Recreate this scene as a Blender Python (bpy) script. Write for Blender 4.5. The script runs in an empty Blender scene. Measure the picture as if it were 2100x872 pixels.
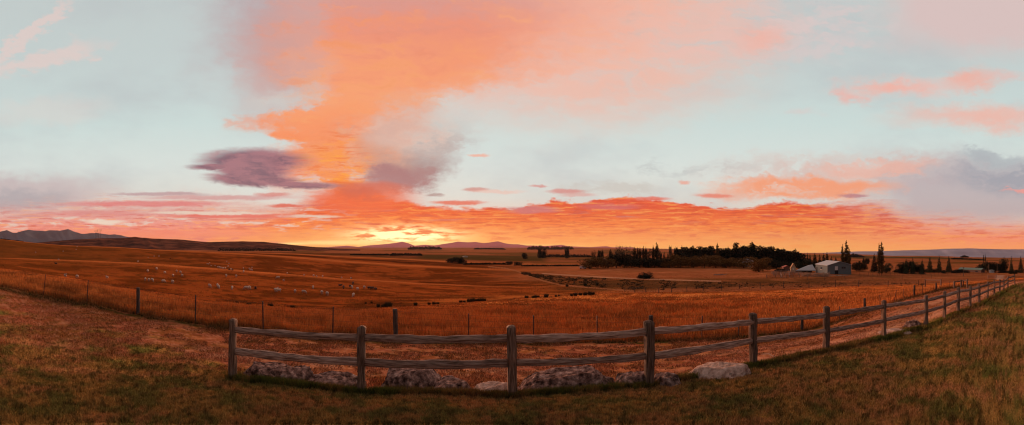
import bpy, math, random
import numpy as np
from mathutils import Vector
PI = math.pi
F = 760.0; CX = 1050.0; CY = 505.0          # panorama scale: 760 units per radian
random.seed(7); rng = np.random.default_rng(7)
sc = bpy.context.scene
col = sc.collection

# ------------------------------------------------------------------ camera
cam = bpy.data.cameras.new('panorama_camera'); co = bpy.data.objects.new('panorama_camera', cam)
col.objects.link(co); sc.camera = co
cam.type = 'PANO'; cam.panorama_type = 'CENTRAL_CYLINDRICAL'
cam.central_cylindrical_range_u_min = -CX / F; cam.central_cylindrical_range_u_max = CX / F
cam.central_cylindrical_range_v_min = -(872 - CY) / F; cam.central_cylindrical_range_v_max = CY / F
cam.central_cylindrical_radius = 1.0
co.rotation_euler = (PI / 2, 0, 0)
cam.clip_start = 0.05; cam.clip_end = 100000
sc.view_settings.view_transform = 'Standard'; sc.view_settings.look = 'None'
sc.view_settings.gamma = 1; sc.view_settings.exposure = 0
sc.view_settings.use_curve_mapping = False
sc.cycles.pixel_filter_type = 'BLACKMAN_HARRIS'; sc.cycles.filter_width = 1.15
sc.cycles.use_denoising = True
sc.cycles.sample_clamp_indirect = 1.0; sc.cycles.sample_clamp_direct = 4.0
sc.cycles.max_bounces = 5; sc.cycles.diffuse_bounces = 2; sc.cycles.glossy_bounces = 2
sc.cycles.transmission_bounces = 2; sc.cycles.volume_bounces = 0; sc.cycles.transparent_max_bounces = 8

def lin(h):
    h = h.lstrip('#'); c = [int(h[i:i+2], 16) / 255 for i in (0, 2, 4)]
    return tuple(x / 12.92 if x <= .04045 else ((x + .055) / 1.055) ** 2.4 for x in c)

# ------------------------------------------------------------------ node helpers
class G:
    def __init__(s, nt): s.nt = nt
    def n(s, t, **k):
        nd = s.nt.nodes.new(t)
        for a, b in k.items(): setattr(nd, a, b)
        return nd
    def put(s, sock, v):
        if isinstance(v, W): s.nt.links.new(v.o, sock)
        elif isinstance(v, bpy.types.NodeSocket): s.nt.links.new(v, sock)
        elif isinstance(v, (tuple, list)):
            sock.default_value = tuple(v) + (1.0,) if (len(v) == 3 and sock.type == 'RGBA') else tuple(v)
        else: sock.default_value = v
    def m(s, op, *a, clamp=False):
        nd = s.n('ShaderNodeMath', operation=op, use_clamp=clamp)
        for i, v in enumerate(a): s.put(nd.inputs[i], v)
        return W(s, nd.outputs[0])
    def vec(s, x, y, z=0.0):
        nd = s.n('ShaderNodeCombineXYZ')
        for i, v in enumerate((x, y, z)): s.put(nd.inputs[i], v)
        return W(s, nd.outputs[0])
    def noise(s, vec, scale=1.0, detail=4, rough=.55, dist=0.0, color=False, dim='3D'):
        nd = s.n('ShaderNodeTexNoise'); nd.noise_dimensions = dim
        s.put(nd.inputs['Vector'], vec); nd.inputs['Scale'].default_value = scale
        nd.inputs['Detail'].default_value = detail; nd.inputs['Roughness'].default_value = rough
        nd.inputs['Distortion'].default_value = dist
        return W(s, nd.outputs[1 if color else 0])
    def step(s, v, a, b):                       # smoothstep a -> b
        nd = s.n('ShaderNodeMapRange', interpolation_type='SMOOTHSTEP')
        s.put(nd.inputs[0], v); s.put(nd.inputs[1], a); s.put(nd.inputs[2], b)
        nd.inputs[3].default_value = 0; nd.inputs[4].default_value = 1
        return W(s, nd.outputs[0])
    def mix(s, f, a, b):
        nd = s.n('ShaderNodeMix', data_type='RGBA'); nd.clamp_factor = True
        s.put(nd.inputs[0], f); s.put(nd.inputs[6], a); s.put(nd.inputs[7], b)
        return W(s, nd.outputs[2])
    def ramp(s, f, stops, interp='LINEAR'):
        nd = s.n('ShaderNodeValToRGB'); s.put(nd.inputs[0], f); cr = nd.color_ramp; cr.interpolation = interp
        while len(cr.elements) < len(stops): cr.elements.new(.5)
        for e, (p, c) in zip(cr.elements, stops):
            e.position = p; e.color = (lin(c) if isinstance(c, str) else tuple(c)) + (1,)
        return W(s, nd.outputs[0])
    def curve(s, v, pts, x0, x1, y0, y1):       # piecewise smooth function of v
        t = (v - x0) * (1.0 / (x1 - x0))
        nd = s.n('ShaderNodeFloatCurve'); s.put(nd.inputs['Value'], t); nd.inputs['Factor'].default_value = 1
        c = nd.mapping.curves[0]
        P = [((a - x0) / (x1 - x0), (b - y0) / (y1 - y0)) for a, b in pts]
        c.points[0].location = P[0]; c.points[1].location = P[-1]
        for p in P[1:-1]: c.points.new(*p)
        nd.mapping.use_clip = False; nd.mapping.update()
        return W(s, nd.outputs[0]) * (y1 - y0) + y0
class W:
    def __init__(s, g, o): s.g = g; s.o = o
    def __add__(s, b): return s.g.m('ADD', s, b)
    __radd__ = __add__
    def __sub__(s, b): return s.g.m('SUBTRACT', s, b)
    def __rsub__(s, b): return s.g.m('SUBTRACT', b, s)
    def __mul__(s, b): return s.g.m('MULTIPLY', s, b)
    __rmul__ = __mul__
    def __truediv__(s, b): return s.g.m('DIVIDE', s, b)

# ------------------------------------------------------------------ sky (world)
SUN_AZ = (830 - CX) / F; SUN_EL = math.radians(7)
world = bpy.data.worlds.new('World'); sc.world = world; world.use_nodes = True
nt = world.node_tree; nt.nodes.clear(); g = G(nt)
tc = g.n('ShaderNodeTexCoord'); sp = g.n('ShaderNodeSeparateXYZ'); nt.links.new(tc.outputs['Generated'], sp.inputs[0])
dx, dy, dz = [W(g, o) for o in sp.outputs]
az = g.m('ARCTAN2', dx, dy)
hyp = g.m('SQRT', dx * dx + dy * dy)
ta = g.m('MINIMUM', g.m('MAXIMUM', dz / g.m('MAXIMUM', hyp, .001), -.4), 3.0)
U0 = az * F + CX                                        # azimuth and height of the view, in panorama units
V0 = CY - ta * F
# soft large and small domain warps
wv = g.noise(g.vec(U0, V0 * 1.6), .006, 5, .6, color=True)
ws = g.n('ShaderNodeSeparateColor'); nt.links.new(wv.o, ws.inputs[0])
hi = g.step(V0, 500, 380)                               # less warp close to the horizon
fib0 = g.noise(g.vec(U0 * .03, V0 * .06, 7.0), 1, 5, .7)
U = U0 + (W(g, ws.outputs[0]) - .5) * (hi * 150 + 60)
V = V0 + (W(g, ws.outputs[1]) - .5) * (hi * 75 + 10) + (fib0 - .5) * (hi * 40)
U = U + (fib0 - .5) * (hi * 70)
fib = g.noise(g.vec(U * .012, V * .04), 1, 6, .65)      # streaky fibre
fib2 = g.noise(g.vec(U0 * .018, V0 * .11, 3.0), 1, 5, .65, .4)  # thin horizontal streaks
class Zero:                                             # a mask that is nil over the whole of one sky region
    def __mul__(s, b): return s
    __rmul__ = __mul__
    def __add__(s, b): return b
    def __radd__(s, b): return b
ZERO = Zero(); BOX = (0, 0, 0, 0)
UVW = g.vec(U, V); UV0 = g.vec(U0, V0)
UVS = g.vec(U0 + (fib2 - .5) * 30, V0 + (fib - .5) * 16)
UVD = g.vec(U0 + (fib2 - .5) * 46, V0 + (fib - .5) * 22)
def blob(cx, cy, rx, ry, rot=0, a=1.25, b=.45, p=None, top=1.0):
    p = p or UVW
    wm = (105, 45) if p is UVW else (32, 22)
    ex = max(rx, ry if rot else 0) * a + wm[0]; ey = max(ry, rx if rot else 0) * a + wm[1]
    if cx + ex < BOX[0] or cx - ex > BOX[1] or cy + ey < BOX[2] or cy - ey > BOX[3]: return ZERO
    if rot:
        nd = g.n('ShaderNodeMapping', vector_type='TEXTURE'); g.put(nd.inputs[0], p)
        nd.inputs['Location'].default_value = (cx, cy, 0); nd.inputs['Rotation'].default_value = (0, 0, rot); nd.inputs['Scale'].default_value = (rx, ry, 1)
    else:
        nd = g.n('ShaderNodeVectorMath', operation='MULTIPLY_ADD'); g.put(nd.inputs[0], p)
        nd.inputs[1].default_value = (1 / rx, 1 / ry, 0); nd.inputs[2].default_value = (-cx / rx, -cy / ry, 0)
    ln = g.n('ShaderNodeVectorMath', operation='LENGTH'); g.nt.links.new(nd.outputs[0], ln.inputs[0])
    r = g.step(W(g, ln.outputs['Value']), a, b); r.o.node.inputs[4].default_value = top
    return r
def lay(mask, c, al=1.0):
    global C
    if mask is ZERO: return
    nd = mask.o.node
    if al != 1 and nd.type == 'MAP_RANGE' and not mask.o.is_linked:
        nd.inputs[4].default_value *= al; al = 1
    C = g.mix(mask * al if al != 1 else mask, C, lin(c) if isinstance(c, str) else c)
# real sky model as a faint contribution
sk = g.n('ShaderNodeTexSky', sky_type='NISHITA'); sk.sun_disc = False; sk.sun_elevation = math.radians(2)
sk.sun_rotation = SUN_AZ; sk.air_density = 1.5; sk.dust_density = 2
def chain(box):
    global C, BOX
    BOX = box; low = box[3] > 330; left = box[0] < 1000
    C = g.ramp(V0 * (1 / 505), [(0, 'c2cccb'), (.25, 'c4d0cf'), (.5, 'cbddda'), (.68, 'd9e3de'), (.8, 'dfe1d8'), (.9, 'e9cfbc'), (1, 'f4a870')])
    big = g.noise(g.vec(U0 * .0028, V0 * .006, 1.3), 1, 5, .6)
    lay(g.step(big, .42, .75), 'b9bfc2', .55)
    lay(blob(60, 70, 130, 16, -.7) + blob(90, 122, 130, 20, -.3), 'edccc4', .55)
    lay(blob(100, 230, 140, 34), 'e4d0c8', .3)
    # grey-pink fringe at the left of the plume and over the top
    lay(blob(560, 20, 170, 250, 0, 1.3, 0), 'b8a5a9', .9)
    lay(blob(570, 120, 110, 130, 0, 1.3, 0), 'd49c92', .7)
    # pale peach veil to the upper right
    lay(blob(1180, 60, 420, 190) * g.step(fib, .25, .6), 'f0b8a4', .95)
    lay(blob(1130, 150, 380, 120, 0, 1.5, 0), 'efbfae', .6)
    lay(blob(1470, 60, 220, 90) * g.step(fib, .3, .7), 'e6c3bb', .7)
    lay(blob(2020, 20, 230, 100), 'dcc0bd', .85)
    lay(blob(1700, 60, 160, 70) * g.step(fib, .35, .65), 'ddcac8', .7)
    if True:
        # the big orange plume
        xl = g.curve(V, [(-300, 420), (0, 545), (100, 560), (160, 575), (200, 620), (228, 545), (262, 535), (290, 585), (330, 612), (385, 655), (430, 660)], -300, 430, 400, 800)
        xr = g.curve(V, [(-300, 1900), (0, 1600), (100, 1420), (160, 1200), (210, 980), (260, 850), (300, 800), (350, 775), (390, 800), (430, 900)], -300, 430, 700, 1900)
        wl = g.curve(V, [(-300, 160), (120, 150), (200, 90), (250, 50), (330, 28), (430, 30)], -300, 430, 0, 200)
        wr = g.curve(V, [(-300, 440), (0, 440), (100, 420), (180, 260), (260, 150), (340, 105), (430, 90)], -300, 430, 0, 450)
        pm = g.step((U - xl + (fib - .5) * 110) / wl, -.3, 1.05) * g.step((xr - U + (fib - .5) * 200) / wr, -.05, 1.0)
        pcol = g.ramp((V + (fib - .5) * 150) * (1 / 430), [(0, 'dc9a8e'), (.13, 'ec947a'), (.3, 'f49a74'), (.5, 'f7a073'), (.65, 'f89262'), (.8, 'fb8f3a'), (.9, 'f9882e'), (1, 'ee6438')])
        pcol = g.mix(g.step(U, 930, 1330), pcol, lin('f3b29c'))
        pcol = g.mix(g.step(fib, .52, .75) * .4, pcol, lin('f8b47c'))
        pcol = g.mix(g.step(fib, .45, .28) * .4, pcol, lin('ea8b64'))
        C = g.mix(pm, C, pcol)
    lay(blob(760, 170, 190, 120) * g.step(fib, .4, .65), 'f8ab74', .45)
    lay(blob(700, 335, 70, 60) * g.step(fib, .42, .6), 'fd9c35', .8)
    lay(blob(520, 245, 70, 22) * g.step(fib, .3, .6), 'f2946c', .6)
    lay(blob(565, 200, 66, 20, 0, 1.4, .1), 'cfd3ce', .55)
    # grey mauve smoke right of the plume
    lay(blob(612, 345, 70, 48, 0, 1.4, .1), 'ee9c82', .85)
    lay(blob(640, 300, 60, 30, 0, 1.4, 0), 'f39a6e', .6)
    lay(blob(752, 312, 66, 56, 0, 1.4, 0), 'f19a6c', .9)
    lay(blob(700, 335, 110, 80) * g.step(fib2, .5, .62), 'ea6c30', .55)
    lay(blob(690, 345, 100, 60) * g.step(fib2, .46, .36), 'fda743', .6)
    lay(blob(720, 120, 260, 110) * g.step(fib, .52, .68), 'ea8058', .35)
    lay(blob(835, 262, 90, 60, 0, 1.5, 0), 'e4a68e', .75)
    lay(blob(895, 305, 95, 34, -.4, 1.5, 0) * g.step(fib, .3, .62), 'b9adaa', .75)
    lay(blob(835, 342, 84, 40, -.2, 1.4, .1), 'a68c8a', .88)
    lay(blob(790, 318, 60, 40, -.2, 1.5, 0), 'd0937c', .6)
    lay(blob(800, 362, 62, 30, -.1), 'a6767a', .85)
    lay(blob(770, 268, 120, 26) * g.step(fib, .4, .6), 'c8b3ae', .4)
    # cloud bank on the right
    lay(blob(1720, 352, 260, 40) * g.step(fib, .3, .6), 'd9bfb6', .8)
    lay(blob(2000, 395, 240, 80), 'b9aaaf', .8)
    lay(blob(2090, 365, 140, 42) * g.step(fib, .25, .55), '9ea3ad', .8)
    lay(blob(2030, 320, 66, 16), 'a9b2b8', .7)
    lay(blob(2120, 390, 72, 6), 'f0a096', .9)
    lay(blob(1660, 384, 200, 26) * g.step(fib, .2, .5), 'f7a078', .95)
    lay(blob(1800, 345, 120, 16), 'f4b09a', .6)
    lay(blob(1250, 384, 130, 18, 0) * g.step(fib, .3, .6), 'c9c6be', .7)
    lay(blob(1400, 345, 160, 14) * g.step(fib, .4, .6), 'b9bfbe', .5)
    # far left grey bank and pink veil
    lay(blob(0, 395, 270, 46), 'c4b2b4', .75)
    lay(blob(30, 405, 110, 26), 'a4a3aa', .6)
    # pale pink small clouds upper right
    for (x, y, a, b, c, al) in ((1748, 193, 22, 15, 'f4ada0', .7), (1880, 182, 125, 20, 'ecc0b6', .7), (2000, 168, 50, 26, 'f6ab98', .75), (2080, 158, 60, 14, 'eab9b0', .6), (2010, 243, 190, 26, 'f3b3a2', .8),
                                (1840, 182, 60, 11, 'f9ab98', .6), (1545, 78, 55, 26, 'f2b4a4', .75), (1640, 228, 40, 7, 'dccac6', .5)):
        lay(blob(x, y, a, b, 0, 1.6, 0), c, al)
    if low:
        # horizon band
        yt = g.curve(U0, [(-900, 430), (0, 396), (300, 392), (560, 410), (700, 392), (800, 398), (880, 414), (980, 424), (1060, 410), (1150, 405), (1230, 413), (1300, 402), (1430, 412), (1560, 416), (1700, 413), (1760, 406), (1850, 418), (1950, 432), (2100, 440), (2600, 450)], -900, 2600, 380, 480)
        wt = g.curve(U0, [(-900, 90), (0, 80), (400, 70), (640, 35), (860, 12), (1100, 9), (1600, 10), (1750, 34), (1950, 60), (2600, 60)], -900, 2600, 0, 100)
        bm = g.step((V - yt + (fib2 - .5) * 22) / wt, -.1, 1.0)
        vv = (V0 + (fib2 - .5) * 60) * (1 / 100) - 4.05
        cenc = g.ramp(vv, [(0, 'e9583a'), (.22, 'ea5630'), (.45, 'f06f30'), (.65, 'f38334'), (.82, 'f49446'), (1, 'f8a850')])
        lefc = g.ramp(vv, [(0, 'e0c0b8'), (.2, 'dfa09a'), (.45, 'e99a90'), (.65, 'f08e7a'), (.85, 'f2885e'), (1, 'f4803f')])
        ric = g.ramp(vv, [(0, 'c8a0a0'), (.3, 'd6a09c'), (.6, 'f08a74'), (.85, 'f58a64'), (1, 'f6965c')])
        bc = g.mix(g.step(U0, 640, 330), cenc, lefc)
        bc = g.mix(g.step(U0, 1620, 2050), bc, ric)
        C = g.mix(bm, C, bc)
        # ripples in the band
        rip = g.noise(g.vec(U0 * .022 + fib * 2.5, V0 * .21), 1, 4, .6, .25)
        mdf = g.step(U0, 560, 720) * bm
        lay(mdf * g.step(fib2, .52, .62) * g.step(V0, 508, 480), 'd94826', .55)
        lay(mdf * g.step(fib2, .46, .37), 'fb983c', .5)
        rip2 = g.noise(g.vec(U0 * .007, V0 * .1, 5.0), 1, 5, .6, .5)
        lay(bm * g.step(rip, .5, .66) * g.step(V0, 505, 455), 'd0472a', .7)
        lay(bm * g.step(rip, .48, .36), 'fba452', .6)
        lay(bm * g.step(rip2, .54, .72) * g.step(V0, 478, 440), 'b5707a', .62)
        lay(bm * g.step(rip2, .45, .3) * g.step(U0, 560, 700), 'f9a050', .45)
        # left: alternate pale gaps and red streaks
        lf = g.step(U0, 800, 560)
        lay(lf * bm * g.step(fib2, .53, .63) * g.step(V0, 487, 460), 'e2d6c8', .75)
        lay(lf * bm * g.step(fib2, .44, .36), 'dc6a66', .6)
        # named streaks on both sides (centre, radii, colour, strength)
        for (x, y, a, b, c, al) in ((560, 399, 40, 5, 'd8837c', .8), (585, 423, 42, 4, 'de5f4c', .9), (300, 418, 190, 7, 'e06e70', .75), (470, 443, 150, 5, 'e4665c', .8), (200, 438, 150, 7, 'de8684', .6),
                                    (450, 405, 170, 6, 'cd7c80', .6), (330, 398, 110, 4, 'b58a92', .7), (215, 456, 46, 6, 'ece0cc', .85), (430, 437, 150, 4, 'e8d9c6', .8), (640, 444, 60, 4, 'dfd3c2', .8),
                                    (740, 408, 120, 34, 'f0683e', .85), (755, 385, 90, 14, 'cf6a58', .7), (300, 478, 260, 8, 'f28264', .7),
                                    (975, 389, 28, 5, 'cf7a70', .7), (1020, 393, 56, 4, 'eec0b0', .6), (1105, 381, 20, 3, 'd8807a', .7), (1160, 393, 42, 5, 'd8827c', .75), (1185, 400, 40, 5, 'dd9c94', .6), (983, 318, 24, 4, 'f0b4a0', .9),
                                    (890, 400, 22, 4, 'a3817f', .7), (940, 416, 60, 5, 'e4502e', .8), (1330, 408, 50, 5, 'e85a40', .8), (1465, 402, 42, 5, 'e8806c', .85), (1405, 374, 14, 4, 'eda592', .8), (1750, 402, 34, 5, 'b77c86', .8),
                                    (1090, 430, 60, 8, 'c2808a', .6), (1250, 424, 70, 6, 'c4707a', .5)):
            lay(blob(x, y, a, b, p=UVS), c, al)
    if low and left:
        lay(blob(740, 396, 80, 14, 0, 1.3, .2), 'cf5f4c', .6)
        # dark lenticular cloud
        dk = g.m('MAXIMUM', g.m('MAXIMUM', blob(520, 330, 118, 27, .02, 1.2, .55, UVD), blob(440, 342, 62, 9, 0, 1.2, .5, UVD)), g.m('MAXIMUM', blob(520, 369, 105, 16, .05, 1.15, .6, UVD), blob(610, 379, 95, 8, .02, 1.2, .5, UVD)))
        dk = g.m('MAXIMUM', dk, blob(520, 350, 90, 28, 0, 1.1, .6, UVD))
        C = g.mix(dk * .97, C, g.mix(g.step(fib + fib2 * .6, .62, .92), lin('7a5c6c'), lin('a5727c')))
    if low:
        # yellow glow where the sun comes up
        gl = g.m('EXPONENT', (g.m('POWER', (U0 - 835) * (1 / 170), 2.0) + g.m('POWER', (V0 - 492) * (1 / 22), 2.0)) * -1.0)
        lay(gl * g.step(fib2, .66, .42), (1.05, .60, .13), .95)
        gl2 = g.m('EXPONENT', (g.m('POWER', (U0 - 830) * (1 / 85), 2.0) + g.m('POWER', (V0 - 482) * (1 / 15), 2.0)) * -1.0)
        lay(gl2 * g.step(fib2, .6, .42) * 1.9, (1.55, 1.25, .62))
        for (x, y, a, b) in ((690, 498, 110, 6), (880, 499, 120, 6), (600, 500, 40, 3), (960, 505, 260, 7)):
            lay(blob(x, y, a, b, 0, 1.2, .2, UV0), (1.1, .78, .26), .85 if b != 7 else .5)
    return C
# below the horizon: plain dark ground tone
def finish(c, lift=False):
    if lift:
        k_ = g.step(V0, 425, 500) * .22 + 1.0; vm = g.n('ShaderNodeVectorMath', operation='SCALE'); g.put(vm.inputs[0], c); g.put(vm.inputs['Scale'], k_); c = W(g, vm.outputs[0])
    c = g.mix(g.step(ta, -.012, -.05), c, (.10, .05, .025))
    addn = g.n('ShaderNodeMix', data_type='RGBA', blend_type='ADD'); addn.inputs[0].default_value = .004
    g.put(addn.inputs[6], c); g.put(addn.inputs[7], sk.outputs[0])
    bg = g.n('ShaderNodeBackground'); bg.inputs[1].default_value = 1.0
    nt.links.new(addn.outputs[2], bg.inputs[0]); return bg.outputs[0]
def either(cond, a, b):                                 # one half of the sky or the other, a hard choice so that only one is worked out
    nd = g.n('ShaderNodeMixShader'); g.put(nd.inputs[0], cond); nt.links.new(b, nd.inputs[1]); nt.links.new(a, nd.inputs[2]); return nd.outputs[0]
back = finish(g.mix(.35, g.ramp(V0 * (1 / 505), [(0, '7a8084'), (.6, '747a80'), (.9, '6c6268'), (1, '524e5c')]), lin('7a686a')))
XS = 1050.0; YS = 290.0
parts = [finish(chain(b), b[3] > 330) for b in ((-400, XS, -900, YS), (XS, 2500, -900, YS), (-400, XS, YS, 505), (XS, 2500, YS, 505))]
rt = g.m('GREATER_THAN', U0, XS); lo = g.m('GREATER_THAN', V0, YS)
front = either(lo, either(rt, parts[3], parts[2]), either(rt, parts[1], parts[0]))
mid = g.m('LESS_THAN', g.m('ABSOLUTE', az), 1.62)
sky_out = either(mid, front, back)
wo = g.n('ShaderNodeOutputWorld'); nt.links.new(sky_out, wo.inputs[0])
world.cycles.sampling_method = 'MANUAL'; world.cycles.sample_map_resolution = 512

sd = bpy.data.lights.new('sun', 'SUN'); sd.energy = 4.5; sd.angle = math.radians(14); sd.color = (1.0, .47, .27)
so = bpy.data.objects.new('sun', sd); col.objects.link(so)
ldir = Vector((math.sin(SUN_AZ) * math.cos(SUN_EL), math.cos(SUN_AZ) * math.cos(SUN_EL), math.sin(SUN_EL)))
so.rotation_euler = (-ldir).to_track_quat('-Z', 'Y').to_euler(); so.location = (0, 0, 50)

# ------------------------------------------------------------------ numeric noise
def _hash(ix, iy, seed):
    h = (ix.astype(np.int64) * 374761393 + iy.astype(np.int64) * 668265263 + seed * 1442695041) & 0xffffffff
    h = ((h ^ (h >> 13)) * 1274126177) & 0xffffffff
    return ((h ^ (h >> 16)) & 0xffffff) / float(0xffffff)
def vnoise(x, y, seed=0):
    x = np.asarray(x, float); y = np.asarray(y, float)
    ix = np.floor(x); iy = np.floor(y); fx = x - ix; fy = y - iy
    fx = fx * fx * (3 - 2 * fx); fy = fy * fy * (3 - 2 * fy)
    a = _hash(ix, iy, seed); b = _hash(ix + 1, iy, seed); c = _hash(ix, iy + 1, seed); d = _hash(ix + 1, iy + 1, seed)
    return a + (b - a) * fx + (c - a) * fy + (a - b - c + d) * fx * fy
def fbm(x, y, oct=4, seed=0, gain=.5):
    s = 0; a = 1; t = 0
    for i in range(oct):
        s = s + a * vnoise(x * 2 ** i + i * 17.3, y * 2 ** i - i * 9.1, seed + i); t += a; a *= gain
    return s / t
def ss(v, a, b):
    t = np.clip((v - a) / (b - a), 0, 1); return t * t * (3 - 2 * t)

# ------------------------------------------------------------------ terrain: rings of feature lines (crests, gullies, fence lines) around the viewpoint
# each line: (x, y, r): bearing x, drop y below the horizon (both in panorama units), distance r in metres
LINES = [
 [(0, 925, .35 * 1), (2100, 925, .35)],
 [(0, 872, 4.6), (1050, 872, 4.5), (2100, 872, 4.6)],
 [(0, 756, 7.6), (240, 764, 7.4), (477, 778, 7.2), (740, 808, 6.4), (1051, 815, 6.1), (1332, 795, 6.5), (1545, 752, 8.15), (1694, 722, 9.4), (1812, 694, 11.4), (1899, 670, 14.1), (1936, 655.5, 15.3), (1965, 641, 17.3), (1989, 631.7, 19.9), (2008, 624.5, 21.3), (2025, 614, 24.6), (2039, 607, 27.7), (2050, 602, 31), (2067, 592, 38), (2081, 584, 44), (2100, 581, 50)],
 [(0, 586, 28), (88, 607, 24), (175, 622, 19.5), (282, 645, 16.5), (398, 662, 14.5), (468, 673, 13.5), (640, 690, 13), (810, 700, 13), (950, 704, 13.2), (1100, 706, 13.5), (1240, 703, 14), (1340, 700, 14.5), (1530, 692, 17), (1650, 679, 20), (1700, 666, 22), (1774, 641, 25), (1874, 609, 32), (1920, 597, 38), (1946, 590, 44), (2010, 582, 57), (2050, 577, 66), (2100, 575, 78)],
 [(0, 553, 42), (150, 574, 34), (280, 598, 26), (400, 617, 22), (480, 627, 21), (600, 636, 22), (700, 637, 24), (800, 633, 30), (900, 627, 38), (1000, 619, 48), (1100, 611, 56), (1220, 604, 65), (1350, 601, 68), (1480, 600, 68), (1600, 597, 68), (1700, 592, 70), (1800, 588, 75), (1870, 586, 80), (1950, 583, 85), (2000, 580, 90), (2100, 572, 115)],
 [(0, 559, 60), (150, 579, 58), (280, 602, 48), (400, 621, 38), (480, 631, 34), (600, 637.5, 34), (700, 636.5, 35), (800, 632, 42), (900, 625.5, 50), (1000, 618, 60), (1100, 610, 68), (1220, 604.2, 75), (1350, 601, 77), (1480, 599.5, 77), (1600, 596, 78), (1700, 590, 79), (1800, 587, 84), (1870, 584.5, 89), (1950, 581, 95), (2100, 571, 125)],
 [(0, 548, 80), (135, 569, 78), (300, 580, 78), (480, 592, 75), (600, 601, 73), (725, 607, 73), (850, 606, 78), (1000, 602, 84), (1100, 600, 88), (1220, 597, 92), (1350, 592, 95), (1480, 590, 95), (1700, 584, 98), (1900, 578, 110), (2100, 567, 145)],
 [(0, 529, 150), (100, 532, 150), (280, 539, 140), (420, 549, 135), (560, 560, 130), (700, 571, 125), (820, 578, 125), (900, 583, 122), (1000, 587, 118), (1100, 588, 112), (1140, 586, 112), (1220, 583, 112), (1350, 580, 112), (1480, 580, 112), (1700, 576, 115), (1900, 569, 140), (2100, 560, 190)],
 [(0, 531, 180), (100, 535, 180), (280, 541, 175), (420, 551.5, 170), (560, 562, 165), (700, 572.5, 158), (820, 576, 158), (900, 577, 155), (1000, 576, 150), (1100, 576, 140), (1220, 572, 138), (1350, 568, 140), (1480, 567, 140), (1700, 563, 140), (1900, 560, 170), (2100, 557, 220)],
 [(0, 491, 330), (60, 498, 330), (130, 504, 330), (250, 508, 330), (320, 513, 330), (420, 517, 330), (500, 521, 330), (600, 527, 320), (700, 535, 300), (820, 543, 280), (900, 546, 260), (1000, 551, 240), (1060, 553, 230), (1140, 552, 225), (1220, 550, 215), (1350, 549, 212), (1480, 549, 212), (1700, 550, 215), (1900, 549, 235), (2100, 548, 280)],
 [(0, 500, 500), (130, 508, 500), (250, 511, 500), (320, 515, 500), (420, 518, 480), (500, 519, 480), (600, 521.5, 480), (700, 527, 450), (820, 532, 430), (900, 536, 400), (1000, 540, 380), (1060, 541, 370), (1220, 540, 340), (1700, 541, 340), (1900, 541, 360), (2100, 542, 400)],
 [(0, 502, 1000), (250, 511, 1000), (420, 516, 1000), (600, 516, 1000), (700, 518, 1000), (820, 520, 1000), (1000, 522, 1000), (1220, 523, 1000), (1500, 526, 1000), (1700, 531, 1000), (1900, 531, 1000), (2100, 535, 1000)],
 [(0, 506, 3000), (250, 510, 3000), (600, 511, 3000), (1000, 511, 3000), (1220, 510, 3000), (1480, 514, 3000), (1630, 519, 3000), (1750, 521, 3000), (1830, 525, 3000), (1900, 525, 3000), (2000, 528, 3000), (2100, 529, 3000)],
 [(0, 508, 9000), (1220, 508, 9000), (1480, 514, 9000), (1630, 519.5, 9000), (1750, 525, 9000), (2100, 530, 9000)],
 [(0, 507, 16000), (1220, 507, 16000), (1480, 513, 16000), (1630, 518, 16000), (1750, 524, 16000), (2100, 528, 16000)]]
NSUB = [14, 40, 60, 60, 22, 26, 40, 16, 30, 22, 22, 14, 8, 5]
xs = np.concatenate([np.linspace(CX - PI * F, -20, 60, endpoint=False), np.arange(-20, 2120, 2.5), np.linspace(2120, CX + PI * F, 61)[:-1]])
NC = len(xs); TH = (xs - CX) / F
def smooth(a, xs, w):
    out = np.zeros_like(a)
    for o in np.linspace(-1, 1, 7): out += np.interp(xs + o * w, xs, a)
    return out / 7
lr = []; lz = []
for k, L in enumerate(LINES):
    X = np.array([p[0] for p in L], float); Y = np.array([p[1] for p in L], float); R_ = np.array([p[2] for p in L], float)
    Z_ = -(Y - CY) / F * R_
    if k == 0: Z_ = Z_ * 0 - 1.95
    r = np.exp(np.interp(xs, X, np.log(R_))); z = np.interp(xs, X, Z_)
    # behind the viewpoint every line turns into an even rolling pasture
    wb = ss(np.abs(xs - CX), 1150, 1900); rm = math.exp(np.mean(np.log(R_))); zm = np.mean(Z_)
    r = np.exp(np.log(r) * (1 - wb) + math.log(rm) * wb); z = z * (1 - wb) + zm * wb
    w = 10 if k in (2,) else 24
    if k > 1: r = smooth(r, xs, w); z = smooth(z, xs, w)
    lr.append(r); lz.append(z)
lr = np.array(lr); lz = np.array(lz); LG = np.log(lr)
# monotone cubic through the knots of every bearing
h = np.diff(LG, axis=0); dlt = np.diff(lz, axis=0) / h
sl = np.zeros_like(lz); sl[0] = 0; sl[-1] = dlt[-1]
for k in range(1, len(LINES) - 1):
    a, b = dlt[k - 1], dlt[k]; same = a * b > 0
    sl[k] = np.where(same, 2 * a * b / np.where(same, a + b, 1), 0) * .8 + (a + b) / 2 * .2
rows_r = []; rows_z = []; rows_k = []
for k, n in enumerate(NSUB):
    ts = np.linspace(0, 1, n, endpoint=(k == len(NSUB) - 1))
    for t in ts:
        h00 = 2 * t**3 - 3 * t**2 + 1; h10 = t**3 - 2 * t**2 + t; h01 = -2 * t**3 + 3 * t**2; h11 = t**3 - t**2
        rows_z.append(h00 * lz[k] + h10 * h[k] * sl[k] + h01 * lz[k + 1] + h11 * h[k] * sl[k + 1])
        rows_r.append(np.exp(LG[k] + t * h[k])); rows_k.append(k + t)
RR = np.array(rows_r).T; ZZ = np.array(rows_z).T; KK = np.array(rows_k)      # [column, row]
NR = RR.shape[1]
PX = RR * np.sin(TH)[:, None]; PY = RR * np.cos(TH)[:, None]
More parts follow.
